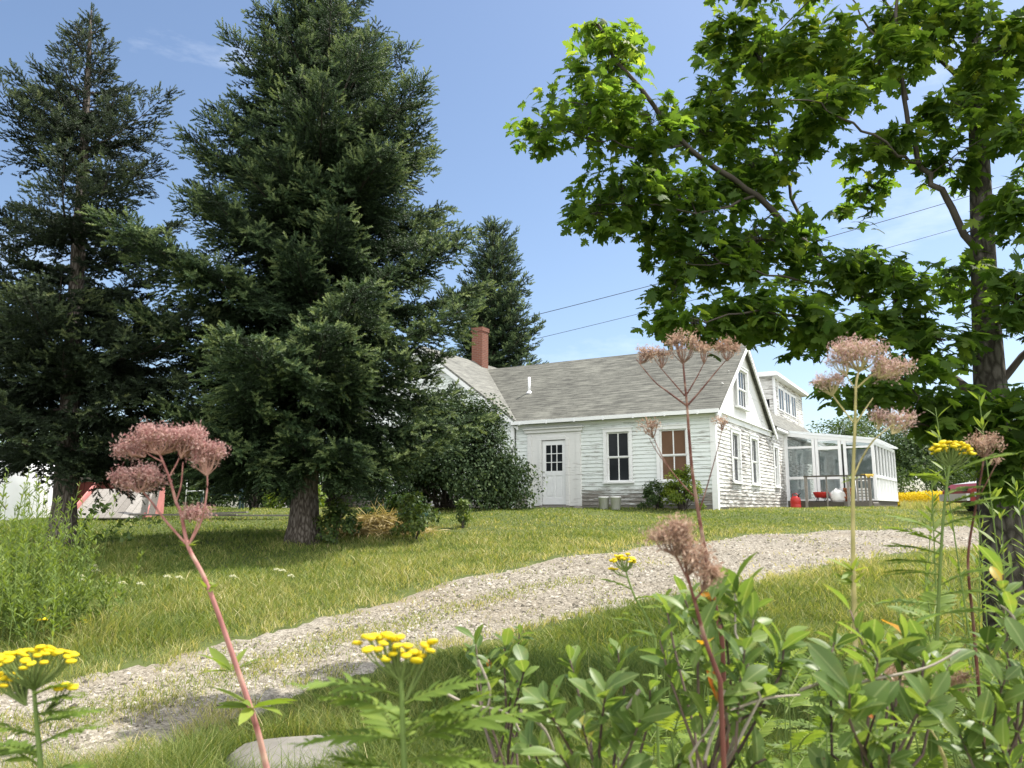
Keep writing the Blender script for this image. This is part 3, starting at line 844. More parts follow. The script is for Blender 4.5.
for i, (px, Y, h, rx, am, lab) in enumerate([(838, 46, 5.6, 3.0, .6, 'pale rounded tree showing above the sunporch roof'), (885, 52, 6.6, 3.6, .5, 'broad tree behind the right end of the sunporch'), (935, 44, 5.2, 3.0, .4, 'mid green tree beyond the yellow goldenrod'), (985, 50, 7.0, 3.6, .3, 'dark tree seen left of the maple trunk'), (1060, 46, 7.5, 4.0, .3, 'dark tree beyond the red car'), (-60, 44, 7.0, 4.0, .35, 'dark tree at the far edge beyond the white tarp'), (60, 50, 6.0, 3.5, .35, 'low crowned tree far behind the thin spruce'), (170, 48, 6.5, 3.6, .4, 'tree filling the gap far behind the red ramp'), (265, 46, 6.4, 3.4, .4, 'tree far behind the teal bench')]):
    far_tree(lab, at(px, 505, Y)[0], Y, h, rx, seed=40 + i, am=am)

# ------------------------------------------------------------------ house
house = thing('farmhouse', 'old white clapboard farmhouse with grey shingled roofs and peeling paint', 'house', HO, None, math.atan2(HX[1], HX[0]))
FRONT = ((0, 0, 0), (1, 0, 0), (0, -1, 0)); GABLE = ((0, 0, 0), (0, 1, 0), (1, 0, 0))
def fr_at(fr, n=0.0, o=(0, 0, 0)):
    return (np.array(fr[0], float) + np.array(fr[2], float) * n + np.array(o), np.array(fr[1], float), np.array(fr[2], float))
EW = 2.80
def clap(fr, a0, a1, z0, z1, opens, course=.112, top=None):
    mb = MB(); o, ea, en = [np.array(q, float) for q in fr]; ez = np.array([0, 0, 1.0])
    z = z0
    while z < z1 - .01:
        zt = min(z + course, z1); zc = (z + zt) / 2
        b0, b1 = a0, a1
        if top is not None: b0, b1 = top(zc)
        cuts = sorted([(p, q) for p, q, c, d in opens if c < zc < d])
        segs, cur = [], b0
        for p, q in cuts:
            if p > cur: segs.append((cur, min(p, b1)))
            cur = max(cur, q)
        if cur < b1: segs.append((cur, b1))
        for s0, s1 in segs:
            x = s0
            while x < s1 - 1e-4:
                e = min(x + random.uniform(2.2, 4.2), s1)
                if s1 - e < .4: e = s1
                jo = random.uniform(-.002, .002); jz = random.uniform(-.003, .003)
                f = lambda a, n, zz: o + ea * a + en * n + ez * zz
                mb.poly([f(x, .024 + jo, z + jz), f(e, .024 + jo, z + jz), f(e, .004, zt + .002), f(x, .004, zt + .002)])
                mb.poly([f(x, .0, z + jz), f(e, .0, z + jz), f(e, .024 + jo, z + jz), f(x, .024 + jo, z + jz)])
                x = e
        z = zt
    return mb

W1 = (-3.25, -2.53, .80, 2.26); W2 = (-1.60, -.80, .80, 2.26); DO = (-5.95, -4.08, 0, 2.45)
G1 = (1.68, 2.55, .80, 2.26); G2 = (4.02, 4.92, .80, 2.26); G3 = (7.45, 8.10, .80, 2.20)
clap(FRONT, -6.38, 0, .12, EW - .18, [W1, W2, DO]).build('front_wall', M['clap_front'], house, local=True)
clap(GABLE, 0, 9.5, .06, EW - .16, [G1, G2, G3]).build('side_wall', M['clap_gable'], house, local=True)
MF = fr_at(FRONT, .05)
clap(MF, -13.9, -6.40, .12, 5.45, [], top=lambda z: (-13.9 + max(0, (z - EW) / .74), -6.40 - max(0, (z - EW) / .74))).build('front_wall', M['clap_front'], house, local=True)
# solid cores behind the boards (keep daylight out)
co = MB(); co.box((-6.36, .16, -.3), (-.16, 7.0, EW)); co.box((-13.86, -.03, -.3), (-6.40, 8.6, EW)); co.box((-6.0, 7.0, -.3), (-.16, 19, 3.0))
ow = [(-.02, 0, EW), (-.02, 7.06, EW), (-.02, 3.53, 5.20)]
co.build('inner_wall', M['interior'], house, local=True)
gb = MB()
gb.poly([(.012, -.02, EW - .10), (.012, 7.08, EW - .10), (.012, 3.53, 5.22)])
for y in (1.2, 2.4, 4.6, 5.9):   # board seams
    gb.box((.012, y, EW - .1), (.016, y + .012, EW + .694 * min(y, 7.06 - y) - .05))
gb.box((.012, .9, 3.62), (.02, 6.2, 3.645)); gb.box((.012, 1.7, 4.1), (.02, 5.4, 4.12))
gb.build('gable_panel', M['white_flat'], house, local=True)
mg = MB(); mg.poly([(-13.9, 8.6, EW), (-6.4, 8.6, EW), (-10.15, 8.6, 5.55)]); mg.build('gable_panel', M['white_flat'], house, local=True)
for nm, bxs in (('corner_board', [((-.13, -.030, -.02), (.030, .0, EW - .16)), ((.0, -.0, -.02), (.030, .13, EW - .16))]), ('corner_board', [((-6.52, -.095, .0), (-6.40, -.045, EW - .1))]),
                ('corner_board', [((-13.93, -.095, 0), (-13.80, -.045, EW - .1))]), ('corner_board', [((0, 9.40, 0), (.034, 9.5, EW - .16))]),
                ('frieze_board', [((-6.38, -.034, EW - .26), (-.13, .0, EW - .02))]), ('water_table', [((.0, .0, EW - .26), (.045, 7.3, EW - .10)), ((.0, -.1, EW - .10), (.10, 7.3, EW - .06))])):
    tr = MB()
    for lo_, hi_ in bxs: tr.box(lo_, hi_)
    tr.build(nm, M['white'], house, local=True)
fd = MB(); fd.box((-6.4, -.012, -.4), (-.0, .02, .12)); fd.box((-.012, .02, -.4), (-.0, 9.5, .06)); fd.box((-13.9, -.06, -.4), (-6.41, 0, .12))
fd.build('foundation', M['stone'], house, local=True)

def roof_slab(poly2, origin, rot, th, mat, name='roof'):
    """poly2 in (along eave, up slope); extruded by th below"""
    mb = MB(); top = [(x, y, 0) for x, y in poly2]; bot = [(x, y, -th) for x, y in poly2]; n = len(poly2)
    mb.poly(top); mb.poly(bot[::-1])
    for i in range(n):
        j = (i + 1) % n; mb.poly([bot[i], bot[j], top[j], top[i]])
    o = mb.build(name, M[mat], house, local=True)
    o.location = origin; o.rotation_euler = rot
    return o
pe = math.atan(.694); le = (3.53 + .28) / math.cos(pe)
roof_slab([(-6.42, 0), (.20, 0), (.20, le), (-9.9, le), (-6.42, .36)], (0, -.28, EW + .07 - .28 * .694), (pe, 0, 0), .07, 'shingle')
roof_slab([(-.20, 0), (9.9, 0), (9.9, le), (-.20, le)], (0, 7.34, EW + .07 - .28 * .694), (pe, 0, math.pi), .07, 'shingle')
pm = math.atan(.74); lm = (3.75 + .22) / math.cos(pm)
roof_slab([(-.20, 0), (8.9, 0), (8.9, lm), (-.20, lm)], (-6.40 + .22, 0, EW + .07 - .22 * .74), Matrix(((0, -math.cos(pm), math.sin(pm)), (1, 0, 0), (0, math.sin(pm), math.cos(pm)))).to_euler(), .07, 'shingle_pale')  # sun-facing slope: sunlit brightness put into its paler shingles
roof_slab([(-8.9, 0), (.20, 0), (.20, lm), (-8.9, lm)], (-13.9 - .22, 0, EW + .07 - .22 * .74), Matrix(((0, math.cos(pm), -math.sin(pm)), (-1, 0, 0), (0, math.sin(pm), math.cos(pm)))).to_euler(), .07, 'shingle')
# eave, rake boards
ev = MB()
ev.box((-6.40, -.30, EW - .17), (.21, -.262, EW - .06)); ev.box((-6.40, -.262, EW - .15), (.19, -.035, EW - .13))
for k in range(7): ev.box((-6.1 + k * .95, -.325, EW - .19), (-6.05 + k * .95, -.301, EW - .12))
def rake(mb, x0, ya, za, yb, zb, w=.18, t=.05):
    f = lambda x, y, z: (x, y, z)
    for a, b in (((ya, za), (yb, zb)),):
        p = [f(x0, a[0], a[1]), f(x0, b[0], b[1]), f(x0, b[0], b[1] - w), f(x0, a[0], a[1] - w)]
        q = [f(x0 + t, *u[1:]) for u in p]
        mb.poly(q if ya < yb else q[::-1]); mb.poly(p)
        for i in range(4):
            j = (i + 1) % 4; mb.poly([p[i], p[j], q[j], q[i]])
e = EW + .07
rake(ev, .16, -.28, e - .28 * .694 - .075, 3.53, e + 3.53 * .694 - .075)
rake(ev, .16, 7.34, e - .28 * .694 - .075, 3.53, e + 3.53 * .694 - .075)
ev.build('eave_board', M['white'], house, local=True)
rk = MB()
def rake_y(mb, y0, xa, za, xb, zb, w=.18, t=.05):
    p = [(xa, y0, za), (xb, y0, zb), (xb, y0, zb - w), (xa, y0, za - w)]; q = [(u[0], y0 - t, u[2]) for u in p]
    mb.poly(q); mb.poly(p)
    for i in range(4):
        j = (i + 1) % 4; mb.poly([p[i], p[j], q[j], q[i]])
rake_y(rk, -.15, -6.2, e - .2 * .74 - .075, -10.15, e + 3.75 * .74 - .075); rake_y(rk, -.15, -14.1, e - .2 * .74 - .075, -10.15, e + 3.75 * .74 - .075)
rk.build('eave_board', M['white'], house, local=True)
# chimney, vent pipe
ch = MB(); ch.box((-10.28, 3.3, 4.6), (-9.80, 3.74, 6.82)); ch.box((-10.31, 3.27, 6.82), (-9.77, 3.77, 6.98))
co_ = ch.build('chimney', M['brick'], house, local=True)
vp = MB(); vp.lathe([(.0, 0), (.045, 0), (.045, .62), (.036, .62), (.036, .2)], (-6.75, 1.55, 3.85), 12); vp.lathe([(.12, 0), (.05, .10)], (-6.75, 1.55, 3.90), 12)
vp.build('vent_pipe', M['white_clean'], house, True, local=True)

def window(fr, a0, a1, z0, z1, muntin=(1, 1), pane='glass_dark', label=None, cw=.10, two=True, sill=True, name='window', parent=None):
    fr = fr_at(fr, .024)
    mb = MB()
    mb.box((a0 - cw, 0, z0), (a0, .030, z1 + cw), fr=fr); mb.box((a1, 0, z0), (a1 + cw, .030, z1 + cw), fr=fr)
    mb.box((a0, 0, z1), (a1, .030, z1 + cw), fr=fr); mb.box((a0 - cw - .02, .0, z1 + cw), (a1 + cw + .02, .05, z1 + cw + .03), fr=fr)
    for (p, q, r_, s_) in ((a0, a0 + .012, z0, z1), (a1 - .012, a1, z0, z1), (a0 + .012, a1 - .012, z1 - .012, z1)):
        mb.box((p, -.11, r_), (q, -.002, s_), fr=fr)
    root = mb.build(name, M['white'], parent or house, local=True)
    if label: root['label'] = label
    sb = MB(); zm = (z0 + z1) / 2
    rails = [(z0, zm, -.06), (zm - .02, z1, -.035)] if two else [(z0, z1, -.04)]
    for (c, d, n) in rails:
        t = .042
        for (p, q, r_, s_) in ((a0 + .012, a0 + .012 + t, c, d), (a1 - .012 - t, a1 - .012, c, d), (a0 + .012 + t, a1 - .012 - t, c, c + t), (a0 + .012 + t, a1 - .012 - t, d - t, d)):
            sb.box((p, n - .028, r_), (q, n, s_), fr=fr)
        nx, nz = muntin
        for k in range(1, nx + 1):
            x = a0 + (a1 - a0) * k / (nx + 1); sb.box((x - .017, n - .02, c + t), (x + .017, n - .002, d - t), fr=fr)
        for k in range(1, nz):
            zz = c + (d - c) * k / nz; sb.box((a0 + .05, n - .021, zz - .010), (a1 - .05, n - .003, zz + .010), fr=fr)
    sb.build('sash', M['white'], root, local=True)
    gp = MB(); gp.box((a0 + .015, -.10, z0 + .01), (a1 - .015, -.092, z1 - .015), fr=fr) if len(rails) == 1 else [gp.box((a0 + .015, n - .019, c + .01), (a1 - .015, n - .012, d - .01), fr=fr) for c, d, n in rails]
    gp.build('pane', M[pane], root, local=True)
    if sill:
        si = MB(); si.box((a0 - cw - .03, -.06, z0 - .055), (a1 + cw + .03, .065, z0 - .004), fr=fr); si.build('sill', M['white'], root, local=True)
    return root
window(FRONT, *W1, label='dark glazed window by the front door')
window(FRONT, *W2, pane='brown_board', label='window covered inside with a brown shade')
window(GABLE, *G1); window(GABLE, *G2); window(GABLE, *G3)
window(fr_at(GABLE, .075), 2.35, 3.60, 3.12, 4.30, muntin=(3, 1), cw=.09, label='paired attic window high in the gable', name='window')

# front door with its board surround
db = MB(); fz = fr_at(FRONT, .0)
db.box((-5.95, 0, 0.10), (-5.47, .030, 2.36), fr=fz); db.box((-4.56, 0, .10), (-4.08, .030, 2.36), fr=fz)
db.box((-5.47, 0, 2.14), (-4.56, .030, 2.36), fr=fz)
for x in (-5.93, -4.24): db.box((x, .030, .02), (x + .14, .055, 2.30), fr=fz)
for x in (-5.53, -4.60): db.box((x, .030, .12), (x + .10, .06, 2.14), fr=fz)
db.box((-5.43, .030, 2.12), (-4.60, .06, 2.22), fr=fz)
db.box((-6.02, 0, 2.36), (-4.02, .085, 2.46), fr=fz); db.box((-6.06, 0, 2.46), (-3.98, .14, 2.50), fr=fz)
dm = MB()
ds = db.build('door_surround', M['white_flat'], house, local=True)
dr = MB(); dz0, dz1, da0, da1 = .14, 2.10, -5.43, -4.60
def dbox(p, q, r_, s_, n0=-.02, n1=.012): dr.box((p, n0, r_), (q, n1, s_), fr=fz)
dbox(da0, da0 + .13, dz0, dz1); dbox(da1 - .13, da1, dz0, dz1); dbox(da0 + .13, da1 - .13, dz1 - .14, dz1); dbox(da0 + .13, da1 - .13, dz0, dz0 + .2); dbox(da0 + .13, da1 - .13, 1.02, 1.16)
dbox(-5.055, -4.975, dz0 + .2, 1.02)
dbox(da0 + .13, -5.055, dz0 + .2, 1.02, -.02, -.002); dbox(-4.975, da1 - .13, dz0 + .2, 1.02, -.02, -.002)
for (p, q) in ((da0 + .17, -5.095), (-4.935, da1 - .17)): dbox(p, q, dz0 + .26, .96, -.002, .008)
for k in (1, 2):
    x = da0 + .13 + (da1 - da0 - .26) * k / 3; dbox(x - .012, x + .012, 1.16, dz1 - .14, -.01, .010)
    zz = 1.16 + .80 * k / 3; dbox(da0 + .13, da1 - .13, zz - .012, zz + .012, -.012, .009)
door = dr.build('door', M['white_clean'], house, local=True); door['label'] = 'white front door with nine small panes'
gp = MB(); gp.box((da0 + .13, -.018, 1.16), (da1 - .13, -.012, dz1 - .14), fr=fz); gp.build('pane', M['glass_dark'], door, local=True)
hd = MB(); hd.lathe([(0, .0), (.028, .0), (.03, .03), (.022, .045), (0, .05)], (da0 + .065, -.012, .98), 10, ax=((1, 0, 0), (0, 0, -1), (0, 1, 0)))
hd.lathe([(0, .0), (.02, .0), (.02, .02), (0, .022)], (da0 + .065, -.012, 1.14), 10, ax=((1, 0, 0), (0, 0, -1), (0, 1, 0))); hd.build('handle', M['metal'], door, True, local=True)
sp_ = MB(); sp_.box((-5.6, -.42, -.12), (-4.4, -.0, .04)); sp_.box((-5.5, -.06, .04), (-4.5, -.02, .12)); sp_.build('doorstep', M['greywood'], house, local=True)

# rear wing: wall, low roof, flat-topped dormer
rw = clap(GABLE, 9.5, 19, .06, 3.0, [])
rw.build('rear_wall', M['clap_gable'], house, local=True)
rt = MB(); rt.box((.0, 7.32, EW - .16), (.02, 9.5, 3.0)); rt.build('rear_wall', M['white_flat'], house, local=True)
pr = math.atan(1.0)
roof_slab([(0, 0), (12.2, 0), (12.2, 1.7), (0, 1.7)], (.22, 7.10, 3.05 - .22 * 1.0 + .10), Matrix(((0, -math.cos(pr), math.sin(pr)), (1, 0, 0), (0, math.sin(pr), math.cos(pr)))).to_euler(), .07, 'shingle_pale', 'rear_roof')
evr = MB(); evr.box((.18, 7.36, 2.83), (.21, 19.2, 2.94)); evr.box((.022, 7.36, 2.80), (.18, 19.2, 2.83)); evr.build('eave_board', M['white'], house, local=True)
DF = ((0, 0, 0), (1, 0, 0), (0, -1, 0))
dmr = clap(((0, 11.9, 0), (1, 0, 0), (0, -1, 0)), -4.0, -.8, 3.1, 5.5, [(-1.45, -.95, 4.2, 4.55)])
dm2 = clap(((-.8, 0, 0), (0, 1, 0), (1, 0, 0)), 11.9, 18.6, 3.1, 5.5, [(12.9, 13.9, 4.25, 5.15), (14.3, 15.3, 4.25, 5.15), (15.7, 16.7, 4.25, 5.15)])
dmr.V += dm2.V; dmr.T += [t + dmr.n for t in dm2.T]; dmr.A += dm2.A; dmr.B += dm2.B; dmr.n += dm2.n
dmr.box((-4.0, 11.95, 3.1), (-.86, 18.6, 5.5))
dormer = dmr.build('dormer', M['clap_gable'], house, local=True); dormer['label'] = 'flat roofed dormer with weathered boards'
drf = MB(); drf.box((-4.3, 11.6, 5.5), (-.5, 18.9, 5.64)); drf.box((-4.2, 11.7, 5.64), (-.6, 18.8, 5.70)); drf.box((-.79, 11.86, 3.1), (-.72, 12.1, 5.5)); drf.build('roof', M['white'], dormer, local=True)
for y in (12.9, 14.3, 15.7):
    wb = MB(); wb.box((-.80, y, 4.25), (-.775, y + 1.0, 5.15)); wb.build('pane', M['glass_dark'], dormer, local=True)
    wf = MB()
    for p, q, r_, s_ in ((y - .1, y, 4.2, 5.25), (y + 1, y + 1.1, 4.2, 5.25), (y, y + 1, 5.15, 5.25), (y, y + 1, 4.2, 4.25), (y + .47, y + .53, 4.25, 5.15)):
        wf.box((-.79, p, r_), (-.755, q, s_))
    wf.build('window_frame', M['white'], dormer, local=True)
wb = MB(); wb.box((-1.45, 11.89, 4.2), (-.95, 11.93, 4.55)); wb.build('pane', M['glass_dark'], dormer, local=True)

# ------------------------------------------------------------------ sunporch
PO = hl2w(.03, 9.5); pyaw = math.atan2(HX[1], HX[0]) - R(3.2)
porch = thing('sunporch', 'white framed glass sunporch built onto the right side of the house', 'sunporch', PO, None, pyaw)
PW, PD = 3.12, 5.2
def topz(x): return 2.88 - (2.88 - 2.46) * x / PW
pf = MB(); fl = .30
def post(x, w=.10, z0=fl, z1=None, y0=-.05, y1=.05): pf.box((x, y0, z0), (x + w, y1, topz(x + w) - .1 if z1 is None else z1))
for x in (0, .98, 1.10, 1.90, 2.08, PW - .10): post(x)
pf.beam((0, 0, topz(0) - .06), (PW, 0, topz(PW) - .06), .12, .13)
pf.box((.10, -.045, 2.26), (.98, .045, 2.34)); pf.box((.10, -.045, 1.10), (.98, .045, 1.20)); pf.box((.10, -.045, fl), (.98, .045, fl + .06))
pf.box((1.20, -.045, 2.18), (1.90, .045, 2.30)); pf.box((1.20, -.045, 1.08), (1.90, .045, 1.20)); pf.box((1.2, -.045, fl), (1.9, .045, fl + .08))
pf.box((2.18, -.045, 2.20), (3.02, .045, 2.27)); pf.box((2.18, -.045, 1.10), (3.02, .045, 1.20)); pf.box((2.18, -.045, fl), (3.02, .045, fl + .06))
for k in range(1, 8):
    y = PD * k / 7; pf.box((PW - .09, y - .05, fl), (PW, y + .05, 2.36))
pf.box((PW - .10, .05, 2.30), (PW, PD, 2.42)); pf.box((PW - .085, .05, 1.12), (PW + .01, PD, 1.22)); pf.box((PW - .085, .05, fl), (PW + .01, PD, fl + .1))
for k in range(14):
    y = .2 + k * (PD - .3) / 14; pf.box((PW - .06, y, fl + .1), (PW - .02, y + .05, 1.12))
pf.build('frame', M['white_clean'], porch, local=True)
pg = MB()
for (a, b, c, d) in ((.10, .98, fl, 2.6), (1.2, 1.9, fl, 2.5), (2.18, 3.02, fl, 2.4)): pg.box((a, -.006, c), (b, .0, d))
pg.box((PW - .05, .05, 1.22), (PW - .044, PD, 2.30)); pg.build('glass_panel', M['glass'], porch, local=True)
pk = MB(); pk.box((PW - .075, .05, fl + .1), (PW - .065, PD, 1.12)); pk.build('side_panel', M['white_clean'], porch, local=True)
pr_ = MB(); pr_.poly([(-.0, -.12, 2.92), (PW + .12, -.12, 2.46), (PW + .12, PD + .1, 2.46), (0, PD + .1, 2.92)]); pr_.poly([(0, -.12, 2.98), (PW + .12, -.12, 2.52), (PW + .12, PD + .1, 2.52), (0, PD + .1, 2.98)]); pr_.poly([(0, -.12, 2.92), (PW + .12, -.12, 2.46), (PW + .12, -.12, 2.52), (0, -.12, 2.98)]); pr_.poly([(PW + .12, -.12, 2.46), (PW + .12, PD + .1, 2.46), (PW + .12, PD + .1, 2.52), (PW + .12, -.12, 2.52)])
pr_.build('roof', M['poly'], porch, local=True)
ps = MB(); ps.box((0, -.04, -.2), (PW, .04, fl - .02)); ps.box((PW - .1, .04, -.2), (PW - .04, PD, fl - .02)); ps.box((0, -.03, fl - .02), (PW - .02, PD, fl)); ps.build('floor', M['darkwood'], porch, local=True)
pb = MB(); pb.box((.02, PD, fl), (PW, PD + .05, 2.5)); pb.build('back_wall', M['interior'], porch, local=True)
for (a, b) in ((1.22, 1.88), (2.20, 3.0)):
    bl = MB()
    for k in range(22): bl.box((a, .10, 1.22 + k * .043), (b, .13, 1.22 + k * .043 + .03))
    bl.build('blind', M['curtain'], porch, local=True)
bl = MB(); bl.box((1.22, .12, .40), (1.88, .15, 1.08)); bl.box((2.2, .12, .38), (3.0, .15, 1.10)); bl.build('lower_panel', M['poly'], porch, local=True)
bl = MB(); bl.box((.12, .5, 1.7), (.95, .55, 2.2)); bl.build('curtain', M['curtain'], porch, local=True)
# furniture seen through the panes
def plocal(x, y, z): 
    c, s_ = math.cos(pyaw), math.sin(pyaw)
    return np.array([PO[0] + c * x - s_ * y, PO[1] + s_ * x + c * y, PO[2] + z])
dre = thing('dresser', 'white chest of drawers seen through the lower left porch pane', 'dresser', plocal(.42, .35, fl), None, pyaw)
d_ = MB(); d_.box((-.30, -.2, .0), (.30, .2, .80)); d_.box((-.32, -.22, .80), (.32, .22, .83)); d_.build('body', M['white_clean'], dre, local=True)
for k in range(3):
    q = MB(); q.box((-.27, -.222, .06 + k * .25), (.27, -.2, .28 + k * .25)); dd = q.build('drawer', M['white_clean'], dre, local=True)
    q = MB(); q.box((-.05, -.24, .16 + k * .25), (.05, -.222, .18 + k * .25)); q.build('handle', M['metal'], dd, local=True)

# ------------------------------------------------------------------ deck and what stands on it
deck = thing('wooden_deck', 'small grey weathered deck with a post railing before the sunporch', 'deck', plocal(.7, -.1, 0), None, pyaw)
def dk(x, y): return (x, y)
DX0, DX1, DY = .30, 2.46, -1.35
q = MB()
for k in range(14):
    x = .0 + k * (DX1) / 14; q.box((x, DY, .20), (x + DX1 / 14 - .008, -.02, .24), random.random())
q.build('floor', M['greywood'], deck, local=True)
q = MB(); q.box((.0, DY - .04, -.02), (1.55, DY, .24), .2); q.box((1.56, DY - .05, -.02), (DX1 + .02, DY, .26), .9); q.box((DX1, DY, -.05), (DX1 + .04, -.02, .2), .4); q.build('skirt', M['darkwood'], deck, local=True)
for x, w_ in ((.32, .09), (1.02, .05), (1.72, .09), (2.40, .09)):
    q = MB(); q.box((x - w_ / 2, DY - .06, -.05), (x + w_ / 2, DY - .06 + w_, 1.12), random.random()); q.build('post', M['greywood'], deck, local=True)
q = MB(); q.box((.26, DY - .08, 1.12), (2.46, DY + .06, 1.17), .4); q.build('rail', M['darkwood'], deck, local=True)
for k in range(4):
    q = MB(); x = 1.86 + k * .13; q.box((x, DY - .03, .26), (x + .06, DY, 1.12), random.random()); q.build('baluster', M['greywood'], deck, local=True)
def dl(x, y, z): return plocal(.7 + x, -.1 + y, z)
bs = thing('red_basin', 'red plastic basin on a stand at the left of the deck', 'basin', dl(.72, -.95, .24), None, pyaw)
q = MB(); q.lathe([(0, .18), (.18, .18), (.25, .36), (.27, .36), (.27, .34), (.19, .16), (0, .16)], (0, 0, 0), 18); q.build('bowl', M['redplastic'], bs, True, local=True)
q = MB(); [q.tube([(.16 * c, .16 * s_, 0), (.1 * c, .1 * s_, .17)], .012, 6) for c, s_ in ((1, 1), (-1, 1), (1, -1), (-1, -1))]; q.build('stand', M['blackplastic'], bs, local=True)
q = MB(); r5 = np.random.default_rng(5); th = np.linspace(0, 6.283, 17)[:-1]
prof = [(.0, .0), (.24, .0), (.30, .10), (.29, .26), (.20, .40), (.08, .46), (0, .44)]
q.lathe(prof, (0, 0, 0), 16); V0 = q.V[0]; q.V[0] = V0 + r5.normal(0, .025, V0.shape) * (V0[:, 2:] > .01)
ob = q.build('white_bag', M['whiteplastic'], None, True, local=True); ob.location = dl(1.28, -.80, .24); tag(ob, 'crumpled white bag lying in the middle of the deck', 'bag')
for k in range(3):
    q = MB(); q.lathe([(0, 0), (.10, 0), (.14, .15), (.155, .15), (.155, .19), (.13, .19), (.12, .14), (0, .1)], (0, 0, 0), 16)
    ob = q.build('flower_pot', M['terracotta'], None, True, local=True); ob.location = dl(1.60, -.85, .24 + k * .15)
    tag(ob, ['terracotta pot at the foot of the stack on the deck', 'terracotta pot in the middle of the deck stack', 'topmost terracotta pot of the stack on the deck'][k], 'flower pot', 'terracotta pots stacked on the deck')
lcs = thing('folding_chair', 'folded white garden chair leaning behind the balusters of the deck', 'chair', dl(2.1, -.9, .24), None, pyaw + .3)
q = MB(); [q.tube([(x, 0, 0), (x, .12, .75)], .014, 6) for x in (-.2, .2)]; q.tube([(-.2, .12, .75), (.2, .12, .75)], .014, 6); q.build('frame', M['whiteplastic'], lcs, local=True)
q = MB(); [q.box((-.18, .01 + .016 * k, .12 + k * .1), (.18, .02 + .016 * k, .18 + k * .1)) for k in range(4)]; q.build('seat', M['whiteplastic'], lcs, local=True)
q = MB(); q.tube([(-.2, -.14, 0), (-.2, .05, .5)], .012, 6); q.build('leg', M['whiteplastic'], lcs, local=True)
q = MB(); q.tube([(.2, -.14, 0), (.2, .05, .5)], .012, 6); q.build('leg', M['whiteplastic'], lcs, local=True)
q = MB(); g = []
for i in range(7):
    for j in range(9):
        yy = -.09 + .17 * i / 6; g.append((-.20 + .40 * j / 8, yy, .0 - (max(0, abs(yy) - .06) * (3.5 if yy < 0 else 1.2)) * (1 + .3 * math.sin(j * 1.7)) * (j > 3 or yy > -.07)))
q.add(g, [t for i in range(6) for j in range(8) for t in ([i * 9 + j, i * 9 + j + 1, i * 9 + j + 9], [i * 9 + j + 1, i * 9 + j + 10, i * 9 + j + 9])])
for dz_ in (0,):
    ob = q.build('yellow_cloth', M['yellowcloth'], None, True, local=True)
ob.location = dl(2.36, DY - .02, 1.185); ob.rotation_euler = (0, 0, pyaw); tag(ob, 'tan yellow cloth hung over the right end of the deck rail', 'cloth')
md = ob.modifiers.new('thick', 'SOLIDIFY'); md.thickness = .012

# fuel can on the grass
gc = ground(809, 514); gc = np.array([dl(.02, -1.75, 0)[0], dl(.02, -1.75, 0)[1], 0]); gc[2] = gz(gc[0], gc[1]) + .02
can = thing('fuel_can', 'red plastic fuel can standing on the grass left of the deck', 'fuel can', gc, None, pyaw)
q = MB(); q.lathe([(0, 0), (.17, 0), (.18, .03), (.18, .16), (.165, .19), (.18, .22), (.18, .34), (.15, .42), (.07, .47), (0, .47)], (0, 0, 0), 20)
q.V[0][:, 1] *= .62; q.build('body', M['redplastic'], can, True, local=True)
q = MB(); q.tube([(-.08, 0, .44), (-.09, 0, .54), (.04, 0, .56), (.10, 0, .46)], .018, 6); q.build('handle', M['redplastic'], can, True, local=True)
q = MB(); q.tube([(.10, 0, .43), (.13, 0, .52), (.20, 0, .58)], [.03, .022, .016], 8); q.build('spout', M['blackplastic'], can, True, local=True)

# paint buckets by the wall
def bucket(loc, label):
    b = thing('bucket', label, 'bucket', loc, 'white buckets by the wall', random.uniform(0, 3))
    q = MB(); q.lathe([(0, 0), (.125, 0), (.145, .33), (.155, .33), (.155, .37), (.14, .37), (.12, .02), (0, .02)], (0, 0, 0), 20); q.build('body', M['whiteplastic'], b, True, local=True)
    th = np.linspace(0, math.pi, 9); q = MB(); q.tube(np.column_stack([.155 * np.cos(th), -.03 - .12 * np.sin(th), .33 - .13 * np.sin(th)]), .004, 5); q.build('handle', M['metal'], b, local=True)
for x, lab in ((-2.94, 'white bucket standing by the wall nearer the front door'), (-2.58, 'white bucket standing by the wall nearer the dark bush')):
    p = hl2w(x, -1.0); bucket((p[0], p[1], gz(p[0], p[1])), lab)
q = MB()
rs = np.random.default_rng(3)
def rock_mesh(mb, c, s, seed, n=14):
    r_ = np.random.default_rng(seed)
    th, ph = np.meshgrid(np.linspace(0, 2 * math.pi, n, endpoint=False), np.linspace(0, math.pi, 9), indexing='ij')
    D = np.stack([np.cos(th) * np.sin(ph), np.sin(th) * np.sin(ph), np.cos(ph)], -1).reshape(-1, 3)
    k = r_.normal(size=(6, 3)) * 2.2; f = 1 + .10 * np.sin(D @ k.T + r_.uniform(0, 6, 6)).sum(1) * .6
    D = np.sign(D) * np.abs(D) ** .8
    V = D * f[:, None] * np.array(s) + np.array(c); T = []
    for i in range(n):
        for j in range(8):
            a, b = i * 9 + j, ((i + 1) % n) * 9 + j; T += [[a, a + 1, b], [b, a + 1, b + 1]]
    mb.add(V, T)
rk_p = ground(288, 768); q = MB(); rock_mesh(q, (rk_p[0], rk_p[1], rk_p[2] + .0), (.34, .22, .11), 5)
tag(q.build('rock', M['stone'], None, True, loc=tuple(rk_p)), 'flat grey rock half sunk in the grass at the edge of the driveway', 'rock')
